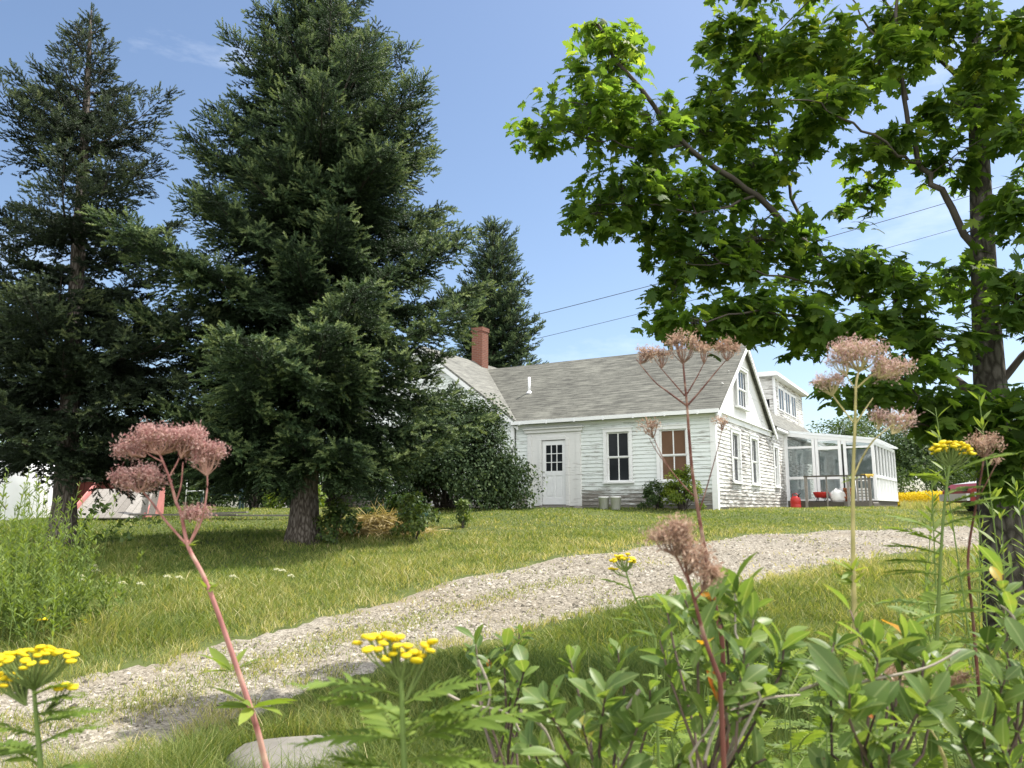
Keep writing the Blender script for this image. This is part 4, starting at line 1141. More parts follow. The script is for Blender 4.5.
for i, (x, y, s, lab) in enumerate([(-5.9, -.6, .22, 'grey stone at the left of the doorstep'), (-4.0, -.5, .16, 'small grey stone at the right of the doorstep')]):
    p = hl2w(x, y); q = MB(); rock_mesh(q, (p[0], p[1], gz(p[0], p[1]) + .02), (s, s * .8, s * .6), 20 + i); tag(q.build('rock', M['stone'], None, True, loc=tuple(p)), lab, 'rock')

# ------------------------------------------------------------------ left yard: tarp, ramp, boards, bench, trellis
tp = at(52, 515, 18.5); tx1 = tp[0] - .02
tz = gz(tx1, 18.5)
tarp = thing('covered_trailer', 'bulky load under a smooth white tarp beside the thin spruce', 'trailer', (tx1 - 2.6, 18.9, tz))
q = MB(); th = np.linspace(0, 2 * math.pi, 48, endpoint=False)
def sup(a, b, p=4.0):
    c, s_ = np.cos(th), np.sin(th)
    return np.column_stack([a * np.sign(c) * np.abs(c) ** (2 / p), b * np.sign(s_) * np.abs(s_) ** (2 / p)])
rings = []
for z_, k_ in ((-.05, 1.0), (.3, 1.01), (.7, 1.0), (1.05, .99), (1.22, .95), (1.32, .86), (1.37, .6), (1.39, .02)):
    P = sup(2.6 * k_, 1.1 * k_); rings.append(np.column_stack([P, np.full(48, z_) + (.03 * np.sin(5 * th) if z_ > .9 else 0) + .10 * (P[:, 0] < 0) * (z_ > 1)]))
V = np.concatenate(rings); V += np.random.default_rng(2).normal(0, .008, V.shape); T = []
for i in range(len(rings) - 1):
    for j in range(48):
        k = (j + 1) % 48; T += [[i * 48 + j, i * 48 + k, (i + 1) * 48 + j], [i * 48 + k, (i + 1) * 48 + k, (i + 1) * 48 + j]]
q.add(V, T); q.build('tarp', M['tarp'], tarp, True, local=True)
q = MB(); q.tube([(1.1, -1.10, 1.24), (1.55, -1.14, .7), (2.0, -1.14, .2)], .014, 5); q.tube([(1.1, -1.10, 1.24), (1.0, -1.14, .5), (1.0, -1.14, .0)], .006, 5); q.build('rope', M['darkwood'], tarp, local=True)

rp = at(112, 520, 18.2); rz_ = gz(rp[0], 18.2)
ramp_ = thing('plank_ramp', 'grey plank ramp between two faded red side boards', 'ramp', (rp[0], 18.2, rz_), None, .18)
q = MB()
for k in range(9):
    x = -.72 + k * .178; q.beam((x, -.30, .05), (x, 1.25, .74), .03, .166, random.random(), (1, 0, 0))
q.build('plank', M['greywood'], ramp_, local=True)
for x in (-.86, .76):
    q = MB(); q.poly([(x, -.36, -.02), (x, -.36, .12), (x, 1.3, .92), (x, 1.3, -.02)]); q.poly([(x + .04, -.36, -.02), (x + .04, 1.3, -.02), (x + .04, 1.3, .92), (x + .04, -.36, .12)]); q.poly([(x, -.36, .12), (x + .04, -.36, .12), (x + .04, 1.3, .92), (x, 1.3, .92)]); q.poly([(x, -.36, -.02), (x + .04, -.36, -.02), (x + .04, -.36, .12), (x, -.36, .12)])
    q.build('side_board', M['redwood'], ramp_, local=True)
shd = thing('red_shed', 'low dark red shed at the top of the plank ramp', 'shed', (at(112, 505, 20.3)[0], 20.3, gz(rp[0], 20.3)), None, .18)
q = MB()
for k in range(7): q.box((-.77 + k * .22, -.45, 0), (-.77 + k * .22 + .21, .8, .78))
q.build('wall', M['darkred'], shd, local=True)
q = MB(); q.beam((-.88, .15, .86), (.88, .15, .86), 1.45, .06); q.build('roof', M['darkwood'], shd, local=True)
bd = at(146, 518, 17.9)
for i, (dx, dy, L, an, lean, lab) in enumerate([(-.15, .2, 1.0, 1.9, .75, 'grey board leaning against the right side of the ramp'), (.12, .0, .9, 1.8, .62, 'shorter grey board leaning beside the ramp'), (.9, -.1, 2.4, .05, 0, 'long grey board lying on the grass right of the ramp'), (2.3, .1, 2.0, -.03, 0, 'grey board lying on the grass before the teal bench'), (1.1, .35, 2.2, .0, .03, 'grey board on the grass behind the longest one')]):
    x, y = bd[0] + dx, 17.9 + dy; z = gz(x, y)
    q = MB(); d = np.array([math.cos(an) * (1 - lean), math.sin(an) * (1 - lean), lean]); d = d / np.linalg.norm(d)
    p0 = np.array([x, y, z + .10]); q.beam(p0 - d * (0 if lean > .1 else L / 2), p0 + d * (L if lean > .1 else L / 2), .14, .035, random.random())
    tag(q.build('board', M['greywood'], None, loc=(x, y, z)), lab, 'board', 'loose boards by the ramp')
p = at(222, 512, 21); be = thing('garden_bench', 'dark teal slatted garden bench on the far lawn', 'bench', (p[0], 21, gz(p[0], 21)), None, .1)
q = MB(); [q.box((-.55, -.2 + k * .1, .38), (.55, -.12 + k * .1, .41)) for k in range(4)]; q.build('seat', M['teal'], be, local=True)
q = MB(); [q.box((-.55, .2, .50 + k * .11), (.55, .23, .58 + k * .11)) for k in range(3)]; [q.box((x, .18, .38), (x + .05, .2, .8)) for x in (-.5, .45)]; q.build('backrest', M['teal'], be, local=True)
for x in (-.52, .47):
    for y in (-.2, .15):
        q = MB(); q.box((x, y, 0), (x + .05, y + .05, .38)); q.build('leg', M['teal'], be, local=True)
p = at(193, 507, 22.5); trl = thing('garden_trellis', 'thin white post trellis standing among the garden bushes', 'trellis', (p[0], 22.5, gz(p[0], 22.5)), None, .1)
for x in (-.22, .26):
    q = MB(); q.tube([(x, 0, 0), (x + .02, 0, 1.35)], .018, 8); q.build('post', M['white_clean'], trl, local=True)
q = MB(); q.tube([(-.22, 0, .95), (.28, 0, .97)], .02, 6); q.tube([(-.22, 0, .5), (.28, 0, .52)], .012, 6); q.build('rail', M['white_clean'], trl, local=True)

# dry grass heap, tub lid
hp = ground(378, 533); q = MB(); n = 2600
xx, yy = rng.normal(0, .42, n), rng.normal(0, .3, n); zz = gz(hp[0], hp[1]) + np.maximum(0, .34 * np.exp(-(xx / .55) ** 2 - (yy / .4) ** 2)) * rng.uniform(.3, 1, n)
d = np.column_stack([rng.normal(size=n), rng.normal(size=n), rng.normal(0, .25, n)])
q.inst(LANCE_V, LANCE_T, np.column_stack([hp[0] + xx, hp[1] + yy, zz + .03]), frames(d, rv(n, .4) + np.array([0, 0, 1])) * (rng.uniform(.2, .45, n))[:, None, None] * np.array([1, .35, 1])[None, None, :], rng.uniform(0, 1, n))
tag(q.build('hay_heap', M['hay'], None, loc=tuple(hp)), 'heap of dry straw coloured grass right of the thick trunk', 'hay')
lp = hp + np.array([.55, .55, 0]); lp[2] = gz(lp[0], lp[1]) + .12
lid = thing('tub', 'low green plastic tub with a lid behind the dry grass heap', 'tub', (lp[0], lp[1], lp[2] - .12), None, .2)
q = MB(); q.box((-.28, -.2, 0), (.28, .2, .30)); q.build('body', M['greenplastic'], lid, local=True)
q = MB(); q.box((-.31, -.23, .30), (.31, .23, .34)); q.build('lid', M['greenplastic'], lid, local=True)

# ------------------------------------------------------------------ wires
def wire(name, pts, label, r=.016):
    P = []
    for (px, py, Y) in pts: P.append(at(px, py, Y))
    P = np.array(P); t = np.linspace(0, len(P) - 1, 40)
    Q = np.column_stack([np.interp(t, np.arange(len(P)), P[:, k]) for k in range(3)])
    u = t / (len(P) - 1); Q[:, 2] -= .5 * 4 * u * (1 - u)
    q = MB(); q.tube(Q, r, 5); tag(q.build(name, M['wire'], None, loc=tuple(Q[0])), label, 'cable', 'overhead cables')
wire('cable', [(380, 352, 36), (1250, 108, 30)], 'upper overhead cable running behind the house roof', .015)
wire('cable', [(380, 374, 36.5), (1250, 140, 30)], 'lower overhead cable running behind the house roof', .011)

# ------------------------------------------------------------------ yellow field and parked car
def goldenrod_field():
    n = 90000
    x = rng.uniform(16, 30, n); y = rng.uniform(33.5, 37, n); k = x / y > .475; x, y = x[k], y[k]; n = len(x); h = rng.uniform(.15, 1.05, n) ** .6 * (.55 + .35 * vnoise(x, y, 1.6, 12))
    q = MB(); P = np.column_stack([x, y, gz(x, y) + h])
    q.inst(DIA_V, DIA_T, P, frames(rv(n), rv(n, .6) + np.array([0, -.3, 1])) * rng.uniform(.05, .085, n)[:, None, None], np.clip(rng.normal(.5, .2, n), 0, 1))
    o = q.build('goldenrod_field', M['yellow']); o['kind'] = 'stuff'
    n = 9000; x = rng.uniform(11, 18, n); y = rng.uniform(22, 31, n)
    k = ~inpoly(x, y, HOUSEPOLY) & (x / y > .50); x, y = x[k], y[k]; n = len(x)
    blade_mesh(x, y, rng.uniform(.12, .32, n), rng.uniform(.012, .02, n), rng.uniform(.1, .6, n), np.clip(rng.normal(.78, .15, n), 0, 1), 'tall_dry_grass')
goldenrod_field()
def undergrowth():
    r_ = np.random.default_rng(91); q = MB()
    n = 700
    x = np.concatenate([r_.uniform(-34, -6.5, n), r_.uniform(15, 44, n)]); y = np.concatenate([r_.uniform(30, 35, n), r_.uniform(38.5, 42, n)])
    C = np.column_stack([x, y, gz(x, y) + r_.uniform(.1, 1.9, 2 * n) * (.6 + .7 * vnoise(x, y, 3.0, 6))])
    leaf_cloud(q, C, r_.uniform(.35, .75, 2 * n), 80000, .15, DIA_V, DIA_T, .42, .2, r_=r_, outc=(0, 45, 0))
    o = q.build('undergrowth', M['farleaf']); o['kind'] = 'stuff'
undergrowth()

def build_car():
    p = at(972, 515, 19.5); base = np.array([p[0], 19.5, gz(p[0], 19.5)])
    c = thing('parked_car', 'dark red car with a pale sheen painted on its hood parked behind the maple trunk', 'car', base, None, -.12)
    prof = [(0, .35), (.02, .62), (.25, .80), (1.05, .92), (1.65, 1.38), (2.9, 1.42), (3.7, 1.0), (4.3, .95), (4.4, .6), (4.35, .32), (3.8, .30), (.6, .30)]
    W = 1.65
    q = MB()
    n = len(prof)
    inset = [(.0 if z < 1 else .14) for x, z in prof]
    A = [(x, i_, z) for (x, z), i_ in zip(prof, inset)]; B = [(x, W - i_, z) for (x, z), i_ in zip(prof, inset)]
    for i in range(n):
        j = (i + 1) % n; q.poly([A[i], A[j], B[j], B[i]][::-1])
    ctr = (2.2, 0, .7); 
    for L_, sg in ((A, 0), (B, W)):
        cc = (2.2, sg, .75)
        for i in range(n):
            j = (i + 1) % n; q.poly([cc, L_[i], L_[j]] if sg else [cc, L_[j], L_[i]])
    q.build('body', M['carpaint'], c, local=True)
    q = MB(); q.poly([(.27, .06, .806), (1.04, .06, .926), (1.04, W - .06, .926), (.27, W - .06, .806)][::-1]); q.poly([(1.7, .16, 1.386), (2.85, .16, 1.426), (2.85, W - .16, 1.426), (1.7, W - .16, 1.386)][::-1]); q.build('hood', M['car_sheen_trim'], c, local=True)  # pale overlay: reflected sky sheen put into the hood colour
    q = MB(); q.poly([(1.12, .14, .985), (1.62, .17, 1.362), (1.62, W - .17, 1.362), (1.12, W - .14, .985)][::-1]); q.build('windscreen', M['glass_dark'], c, local=True)
    q = MB(); q.poly([(1.25, -.004, .96), (3.5, -.004, .98), (2.85, .12, 1.36), (1.7, .12, 1.34)]); q.build('side_window', M['glass_dark'], c, local=True)
    q = MB(); q.box((.1, -.02, .46), (4.3, -.005, .58)); q.build('trim_strip', M['car_sheen_trim'], c, local=True)
    q = MB(); q.box((-.08, .02, .36), (.03, W - .02, .54)); q.build('bumper', M['metal'], c, local=True)
    for y in (.2, W - .4):
        q = MB(); q.box((-.01, y, .60), (.06, y + .2, .72)); q.build('headlight', M['glass_dark'], c, local=True)
    for x in (.85, 3.5):
        for y in (-.02, W - .17):
            ax = ((1, 0, 0), (0, 0, 1), (0, -1, 0))
            q = MB(); q.lathe([(0, 0), (.20, 0), (.31, .02), (.32, .09), (.31, .18), (.2, .19), (0, .19)], (x, y, .32), 20, ax=ax); wh = q.build('wheel', M['rubber'], c, True, local=True)
            q = MB(); q.lathe([(0, .195), (.19, .195), (.19, -.006), (0, -.006)], (x, y, .32), 16, ax=ax); q.build('rim', M['metal'], wh, local=True)
build_car()

# ------------------------------------------------------------------ maple in the foreground
MY = 5.7
def build_maple():
    tp = [(1004, 572, MY), (1001, 500, MY), (995, 440, MY), (989, 370, MY), (985, 300, MY), (981, 200, MY), (977, 100, MY), (972, 20, MY), (968, -80, MY), (962, -230, MY), (955, -380, MY)]
    P = np.array([at(*t) for t in tp]); P[0][2] = gz(P[0][0], MY) - .1
    P = np.vstack([P[:1], P[1:]])
    base = np.array([P[0][0], MY, gz(P[0][0], MY)])
    root = thing('maple_tree', 'broad leaved maple with a slim grey trunk, overhanging the driveway close by', 'tree', base)
    wd = np.array([48, 41, 35, 29, 25, 21, 17, 14, 12, 9, 4]) / 2 / F * MY
    t = MB(); t.tube(P, wd, 14); t.build('trunk', M['bark_maple'], root, True)
    limbs = [
        ([(984, 262, 5.7), (955, 215, 5.65), (935, 185, 5.6), (920, 162, 5.6), (907, 110, 5.55), (900, 50, 5.5), (896, -30, 5.5), (890, -130, 5.6)], .030),
        ([(920, 163, 5.6), (893, 152, 5.4), (862, 130, 5.2), (825, 105, 5.1), (790, 100, 5.0)], .014),
        ([(907, 100, 5.55), (890, 60, 5.6), (868, 25, 5.7), (840, -20, 5.8)], .014),
        ([(988, 415, 5.7), (958, 382, 5.75), (925, 352, 5.85), (890, 325, 5.9), (850, 290, 6.0), (807, 245, 6.1), (757, 195, 5.9), (712, 165, 5.7), (683, 145, 5.6), (646, 97, 5.45), (615, 60, 5.4), (598, 25, 5.4)], .042),
        ([(683, 145, 5.6), (640, 150, 5.5), (595, 140, 5.4), (545, 122, 5.35)], .010),
        ([(757, 195, 5.9), (700, 215, 5.6), (650, 205, 5.5), (600, 205, 5.4)], .012),
        ([(925, 352, 5.85), (870, 335, 5.6), (810, 318, 5.4), (750, 312, 5.3), (690, 318, 5.3)], .018),
        ([(850, 290, 6.0), (790, 280, 5.8), (730, 265, 5.7), (680, 262, 5.6)], .012),
        ([(977, 100, 5.7), (940, 55, 5.9), (900, 22, 6.1), (850, -40, 6.3), (780, 30, 6.3)], .020),
        ([(807, 245, 6.1), (790, 190, 6.3), (768, 130, 6.4), (762, 60, 6.5), (750, 0, 6.5), (735, -60, 6.5)], .016),
        ([(988, 400, 5.7), (1030, 350, 5.6), (1080, 290, 5.5), (1140, 200, 5.4), (1200, 120, 5.3)], .03),
        ([(995, 440, 5.7), (960, 430, 5.3), (920, 425, 5.0), (880, 410, 4.8)], .016),
        ([(995, 440, 5.7), (1030, 440, 5.2), (1080, 430, 4.8)], .016),
        ([(972, 20, 5.7), (1010, -60, 5.5), (1070, -140, 5.3)], .02), ([(968, -80, 5.7), (900, -170, 5.8), (820, -230, 6.0)], .02), ([(968, -80, 5.7), (960, -200, 5.2), (900, -300, 4.8)], .016)]
    lm = MB(); LP = []
    for pts, r0 in limbs:
        Q = np.array([at(*p) for p in pts]); n = len(Q)
        tt = np.linspace(0, n - 1, n * 3); Q = np.column_stack([np.interp(tt, np.arange(n), Q[:, k]) for k in range(3)])
        Q[1:-1] += rng.normal(0, .012, Q[1:-1].shape)
        lm.tube(Q, np.linspace(r0, r0 * .28, len(Q)), 7, .5, cap=False); LP.append(Q)
    LPa = np.concatenate(LP)
    blobs = [(590, 105, 52, 62, 250, 5.4), (612, 55, 34, 38, 110, 5.4), (597, 25, 20, 18, 34, 5.4), (548, 122, 34, 22, 62, 5.35), (650, 125, 42, 42, 170, 5.5), (622, 190, 48, 36, 190, 5.45), (598, 212, 32, 24, 80, 5.4), (680, 195, 55, 42, 230, 5.7), (700, 255, 60, 42, 260, 5.9), (676, 290, 30, 30, 80, 5.7), (693, 322, 44, 22, 120, 5.5),
        (752, 165, 48, 40, 190, 6.2), (738, 112, 38, 36, 150, 6.3), (712, 90, 22, 24, 44, 6.3), (762, 60, 52, 48, 240, 6.3), (728, 36, 28, 34, 84, 6.4), (815, 45, 52, 45, 230, 5.9), (825, 108, 50, 34, 180, 5.4), (760, 240, 55, 40, 230, 5.9), (765, 312, 58, 30, 210, 5.5), (835, 268, 46, 38, 190, 5.8), (838, 335, 55, 26, 160, 5.5), (895, 300, 46, 45, 190, 5.6),
        (905, 382, 50, 28, 140, 5.0), (958, 425, 50, 38, 200, 5.0), (880, 145, 36, 26, 90, 5.5), (880, 62, 46, 42, 150, 5.5), (940, 30, 46, 38, 150, 5.6), (1000, 50, 46, 46, 190, 5.3), (965, 108, 50, 34, 150, 5.4), (1015, 120, 26, 26, 50, 5.1), (950, 165, 32, 26, 70, 5.6), (1015, 215, 28, 40, 110, 5.2), (1015, 300, 36, 48, 160, 5.2), (955, 275, 26, 36, 60, 5.8), (940, 340, 40, 30, 110, 5.4),
        (1015, 415, 40, 50, 210, 5.0), (1020, 480, 30, 30, 80, 5.0), (850, 388, 26, 14, 30, 4.9),
        (760, -40, 60, 40, 200, 6.3), (850, -50, 70, 45, 240, 5.9), (950, -60, 70, 50, 260, 5.5), (1060, 20, 50, 70, 240, 5.3), (1090, 150, 60, 70, 240, 5.3), (1090, 290, 60, 60, 220, 5.2), (1080, 420, 50, 50, 180, 4.9), (1060, -90, 80, 60, 240, 5.3), (920, -150, 80, 50, 160, 5.7), (700, 130, 34, 40, 80, 6.3), (660, 230, 34, 30, 90, 6.0), (720, 200, 34, 28, 80, 6.1), (860, 200, 26, 30, 50, 5.9), (800, 160, 30, 26, 50, 5.9), (900, 20, 40, 30, 90, 5.7), (1180, 100, 60, 80, 220, 5.2)]
    fb = MB(); tw = MB()
    for (cx, cy, rx, ry, n, Y) in blobs:
        n = int(n * 1.6); c = at(cx, cy, Y); s = Y / F
        d2 = np.linalg.norm(LPa - c, axis=1); i0 = np.argmin(d2); p0 = LPa[i0]
        tw.tube([p0, (p0 + c) / 2 + rng.normal(0, .05, 3), c], [.007, .005, .004], 4, rng.uniform(0, .5), cap=False)
        ex = np.array([rx * s, max(rx, ry) * s * 1.15, ry * s])
        k = max(5, n // 13)
        v = norm(rv(k)) * rng.uniform(.45, 1.0, (k, 1)) * ex
        tips = c + v; par = c + v * .25 + rng.normal(0, .04, (k, 3))
        for a_, b_ in zip(par, tips): tw.tube([c, a_, b_], [.004, .003, .0015], 3, rng.uniform(0, .6), cap=False)
        ii = rng.integers(0, k, n); f = rng.uniform(.55, 1.08, n)[:, None]
        pos = par[ii] + (tips[ii] - par[ii]) * f + rng.normal(0, .05, (n, 3))
        ang = rng.uniform(0, 6.283, n)
        od = (tips - par)[ii]; od[:, 2] = 0
        d = np.column_stack([np.cos(ang), np.sin(ang), np.full(n, -.35)]) * .8 + norm(od + 1e-6) * .7 + rng.normal(0, .2, (n, 3))
        nr = np.array([.12, 0, 1.0]) + rng.normal(0, .52, (n, 3))
        sz = rng.uniform(.068, .115, n) * (.86 if cx < 690 else 1)
        leaf_tone = np.clip(.38 + .20 * np.clip((200 - cy) / 150, 0, 1) + rng.normal(0, .17, n) + .25 * (rng.uniform(size=n) < .10), 0, 1)  # leaves paler and yellower in the upper clusters
        dn = norm(d)
        pb_ = pos + dn * .03
        fb.inst(MAPLE_V, MAPLE_T, pb_, frames(dn, nr) * sz[:, None, None], leaf_tone)
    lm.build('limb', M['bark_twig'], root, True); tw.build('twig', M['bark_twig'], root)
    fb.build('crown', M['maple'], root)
build_maple()

# ------------------------------------------------------------------ foreground stalks
def curve3(pts, n=5):
    P = np.array([at(*p) for p in pts]); m = len(P); t = np.linspace(0, m - 1, (m - 1) * n + 1)
    out = []
    for q in t:
        i = min(int(q), m - 2); f = q - i
        p0, p1, p2, p3 = P[max(i - 1, 0)], P[i], P[i + 1], P[min(i + 2, m - 1)]
        out.append(.5 * ((2 * p1) + (p2 - p0) * f + (2 * p0 - 5 * p1 + 4 * p2 - p3) * f * f + (3 * p1 - p0 - 3 * p2 + p3) * f ** 3))
    return np.array(out)

def down_to_ground(pts):
    """adds the lower part of a stem so that it stands on the ground"""
    p = at(*pts[0]); return p

FL_V = np.array([(0, 0, 0), (.5, .20, .1), (1.3, 0, 0), (.5, -.20, .1)]); FL_T = DIA_T
def umbel(st, fl, cx, cy, rx, ry, Y, root, n1=16, n2=9, n3=5, fsize=.0036, amean=.5, dens=1.0):
    """corymb: rays from 'root' to a dome, each ending in a spray of tiny florets"""
    c = at(cx, cy, Y); s = Y / F; ex = np.array([rx * s, rx * s * .8, ry * s])
    root = np.asarray(root, float)
    for i in range(n1):
        v = norm(rng.normal(size=3)) * rng.uniform(.35, .82); v[2] = v[2] * .8 + .05
        p = c + v * ex
        mid = root * .45 + p * .55 + np.array([0, 0, -.15]) * ex[2] + (p - root) * np.array([.12, .12, 0])
        st.tube([root, mid, p], [.0012, .0009, .0006], 3, .8, cap=False)
        k = n2
        w = norm(norm(p - root) + rng.normal(size=(k, 3)) * .7) * rng.uniform(.10, .34, (k, 1)) * (ex.mean() + .004)
        w = w * np.array([1.15, 1, .85])
        for q in w: st.tube([p, p + q], [.0006, .0004], 3, 1.0, cap=False)
        m = int(n3 * 1.7)
        O = (p + w)[:, None, :] + rng.normal(0, .0035, (k, m, 3)) * (1 + ex.mean() * 12)
        O = O.reshape(-1, 3); nn = len(O)
        fl.inst(FL_V, FL_T, O, frames(rv(nn) + np.array([0, 0, .4]), rv(nn)) * (fsize * rng.uniform(.7, 1.5, nn))[:, None, None], np.clip(rng.normal(amean, .25, nn), 0, 1))

def stalk_plant(name, label, stems, heads, mat_s, mat_f, group, leaves=(), cat='wildflower', leaf_mat_='frond', fs=.0036):
    main = stems[0][0]
    P0 = at(*main[0]); gx, gy = P0[0], P0[1]
    base = np.array([gx, gy, gz(gx, gy)])
    root = thing(name, label, cat, base, group)
    s = MB(); f = MB(); hs = MB()
    for k, (pts, r0, r1) in enumerate(stems):
        C = curve3(pts)
        if k == 0:
            d = C[0] - C[1]; low = base.copy(); low[2] -= .03
            C = np.vstack([[low], [(low * .5 + C[0] * .5) + np.array([d[0] * .3, d[1] * .3, 0])], C])
        s.tube(C, np.linspace(r0 * .74, r1 * .72, len(C)), 7, np.clip(rng.normal(.5, .2, len(C)).repeat(7), 0, 1))
    s.build('stem', M[mat_s], root, True)
    for h in heads:
        cx, cy, rx, ry, Y, rxp, ryp = h[:7]; kw = h[7] if len(h) > 7 else {}
        hs, f = MB(), MB()
        umbel(hs, f, cx, cy, rx, ry, Y, at(rxp, ryp, Y), fsize=fs, **kw)
        fo = f.build('flower_head', M[mat_f], root); hs.build('ray', M[mat_s], fo)
    for (px, py, Y, n, L) in leaves:
        lf = MB(); p = at(px, py, Y)
        a = rng.uniform(0, 6.28, n); d = np.column_stack([np.cos(a), np.sin(a) * .6, rng.uniform(-.1, .8, n)])
        lf.inst(NARROW_V, NARROW_T, np.repeat(p[None], n, 0), frames(d, rv(n, .4) + np.array([0, 0, 1])) * (L * rng.uniform(.6, 1.1, n))[:, None, None], np.clip(rng.normal(.75, .15, n), 0, 1))
        lf.build('leaf_whorl', M[leaf_mat_], root)
    return root

def fernleaf(mb, st, p, d, L, n=9, w=.42, a=.6, up=None):
    """one pinnate leaf"""
    d = norm(d); up = np.array([0, 0, 1.0]) if up is None else up
    t = np.linspace(0, 1, 7); P = p + d * (L * t)[:, None]; P[:, 2] -= .22 * L * t ** 2
    st.tube(P, np.linspace(.0016, .0007, 7), 3, .7, cap=False)
    sd_ = norm(np.cross(d, up)); O, D, S_ = [], [], []
    for i in range(n):
        u = .15 + .85 * i / (n - 1); q = p + d * L * u; q = q - np.array([0, 0, .22 * L * u ** 2])
        l = L * w * math.sin(math.pi * (.18 + .76 * u)) * .9 + .004
        for sg in (-1, 1):
            O.append(q); D.append(norm(sd_ * sg + d * .62 + np.array([0, 0, .12 - .1 * u]) + rng.normal(0, .06, 3))); S_.append(l)
    O.append(P[-1]); D.append(d); S_.append(L * .16)
    k = len(O); S_ = np.array(S_)
    nr = np.cross(sd_, d)[None] * 1.0 + rng.normal(0, .15, (k, 3))
    mb.inst(NARROW_V, NARROW_T, np.array(O), frames(np.array(D), nr) * S_[:, None, None], np.clip(a + rng.normal(0, .12, k), 0, 1))

# 1: leaning pink stalk on the left
Y = 1.15
stalk_plant('seedhead_stalk', 'leaning pink stalk with broad dusky pink seed heads before the driveway',
    [([(275, 800, Y), (266, 765, Y), (256, 725, Y), (236, 665, Y), (217, 610, Y), (203, 575, Y), (188, 546, Y), (181, 513, Y), (176, 502, Y), (169, 477, Y), (159, 452, Y)], .0065, .0022),
     ([(188, 546, Y), (165, 520, Y - .01), (150, 500, Y - .02), (139, 488, Y - .03)], .0026, .0016), ([(188, 546, Y), (196, 528, Y), (201, 512, Y)], .0022, .0012),
     ([(188, 546, Y), (201, 522, Y), (207, 490, Y), (207, 468, Y)], .0022, .0014), ([(176, 502, Y), (181, 485, Y), (183, 462, Y)], .0018, .0012), ([(169, 477, Y), (176, 465, Y), (179, 458, Y)], .0018, .0012), ([(163, 462, Y), (150, 455, Y), (143, 448, Y)], .0016, .001)],
    [(162, 440, 36, 15, Y, 160, 455, dict(n1=30, n2=11, n3=6)), (136, 449, 18, 11, Y, 145, 457, dict(n1=14, n2=9, n3=6)), (190, 441, 22, 12, Y, 181, 458, dict(n1=18, n2=10, n3=6)), (206, 456, 20, 16, Y, 207, 476, dict(n1=20, n2=10, n3=6)), (139, 480, 26, 13, Y - .03, 140, 492, dict(n1=22, n2=10, n3=6)), (120, 478, 9, 8, Y - .03, 135, 490, dict(n1=6, n2=8, n3=5)), (199, 513, 15, 7, Y, 201, 522, dict(n1=12, n2=8, n3=5))],
    'stem_red', 'pinkfluff', 'tall seedhead stalks', [(188, 546, Y, 5, .018), (207, 590, Y, 6, .022), (205, 582, Y, 4, .018), (232, 672, Y, 6, .055), (252, 708, Y, 9, .07)])
lf = MB(); stx = MB(); pp = at(251, 706, Y)
# 2: thin dark red stalk before the house
Y = 1.45
stalk_plant('seedhead_stalk', 'straight dark red stalk with nearly bare tan seed heads before the house roof',
    [([(722, 640, Y), (712, 590, Y), (703, 540, Y), (697, 505, Y), (692, 470, Y), (689, 435, Y), (687, 406, Y), (685, 385, Y), (683, 362, Y)], .0062, .0024),
     ([(687, 406, Y), (668, 392, Y), (654, 381, Y), (636, 359, Y)], .0028, .001), ([(685, 396, Y), (672, 381, Y), (659, 366, Y)], .0022, .0009), ([(688, 405, Y), (702, 389, Y), (715, 373, Y), (728, 358, Y)], .0028, .001), ([(687, 394, Y), (697, 377, Y), (705, 361, Y)], .0022, .0009),
     ([(695, 497, Y), (684, 486, Y), (669, 468, Y), (659, 450, Y), (653, 436, Y)], .0022, .0009), ([(669, 468, Y), (657, 452, Y), (649, 438, Y)], .0015, .0007), ([(699, 512, Y), (706, 490, Y), (716, 455, Y), (722, 430, Y)], .002, .0008)],
    [(646, 354, 14, 8, Y, 640, 364, dict(n1=13, n2=8, n3=2)), (662, 354, 12, 9, Y, 662, 368, dict(n1=10, n2=8, n3=2)), (684, 345, 20, 13, Y, 683, 364, dict(n1=22, n2=9, n3=2)), (704, 350, 10, 10, Y, 704, 364, dict(n1=9, n2=8, n3=2)), (728, 348, 16, 9, Y, 727, 361, dict(n1=14, n2=8, n3=3, amean=.35)), (651, 428, 11, 9, Y, 653, 438, dict(n1=10, n2=7, n3=2)), (722, 422, 8, 5, Y, 722, 431, dict(n1=6, n2=6, n3=2))],
    'stem_dark', 'tanfluff', 'tall seedhead stalks', fs=.0045)
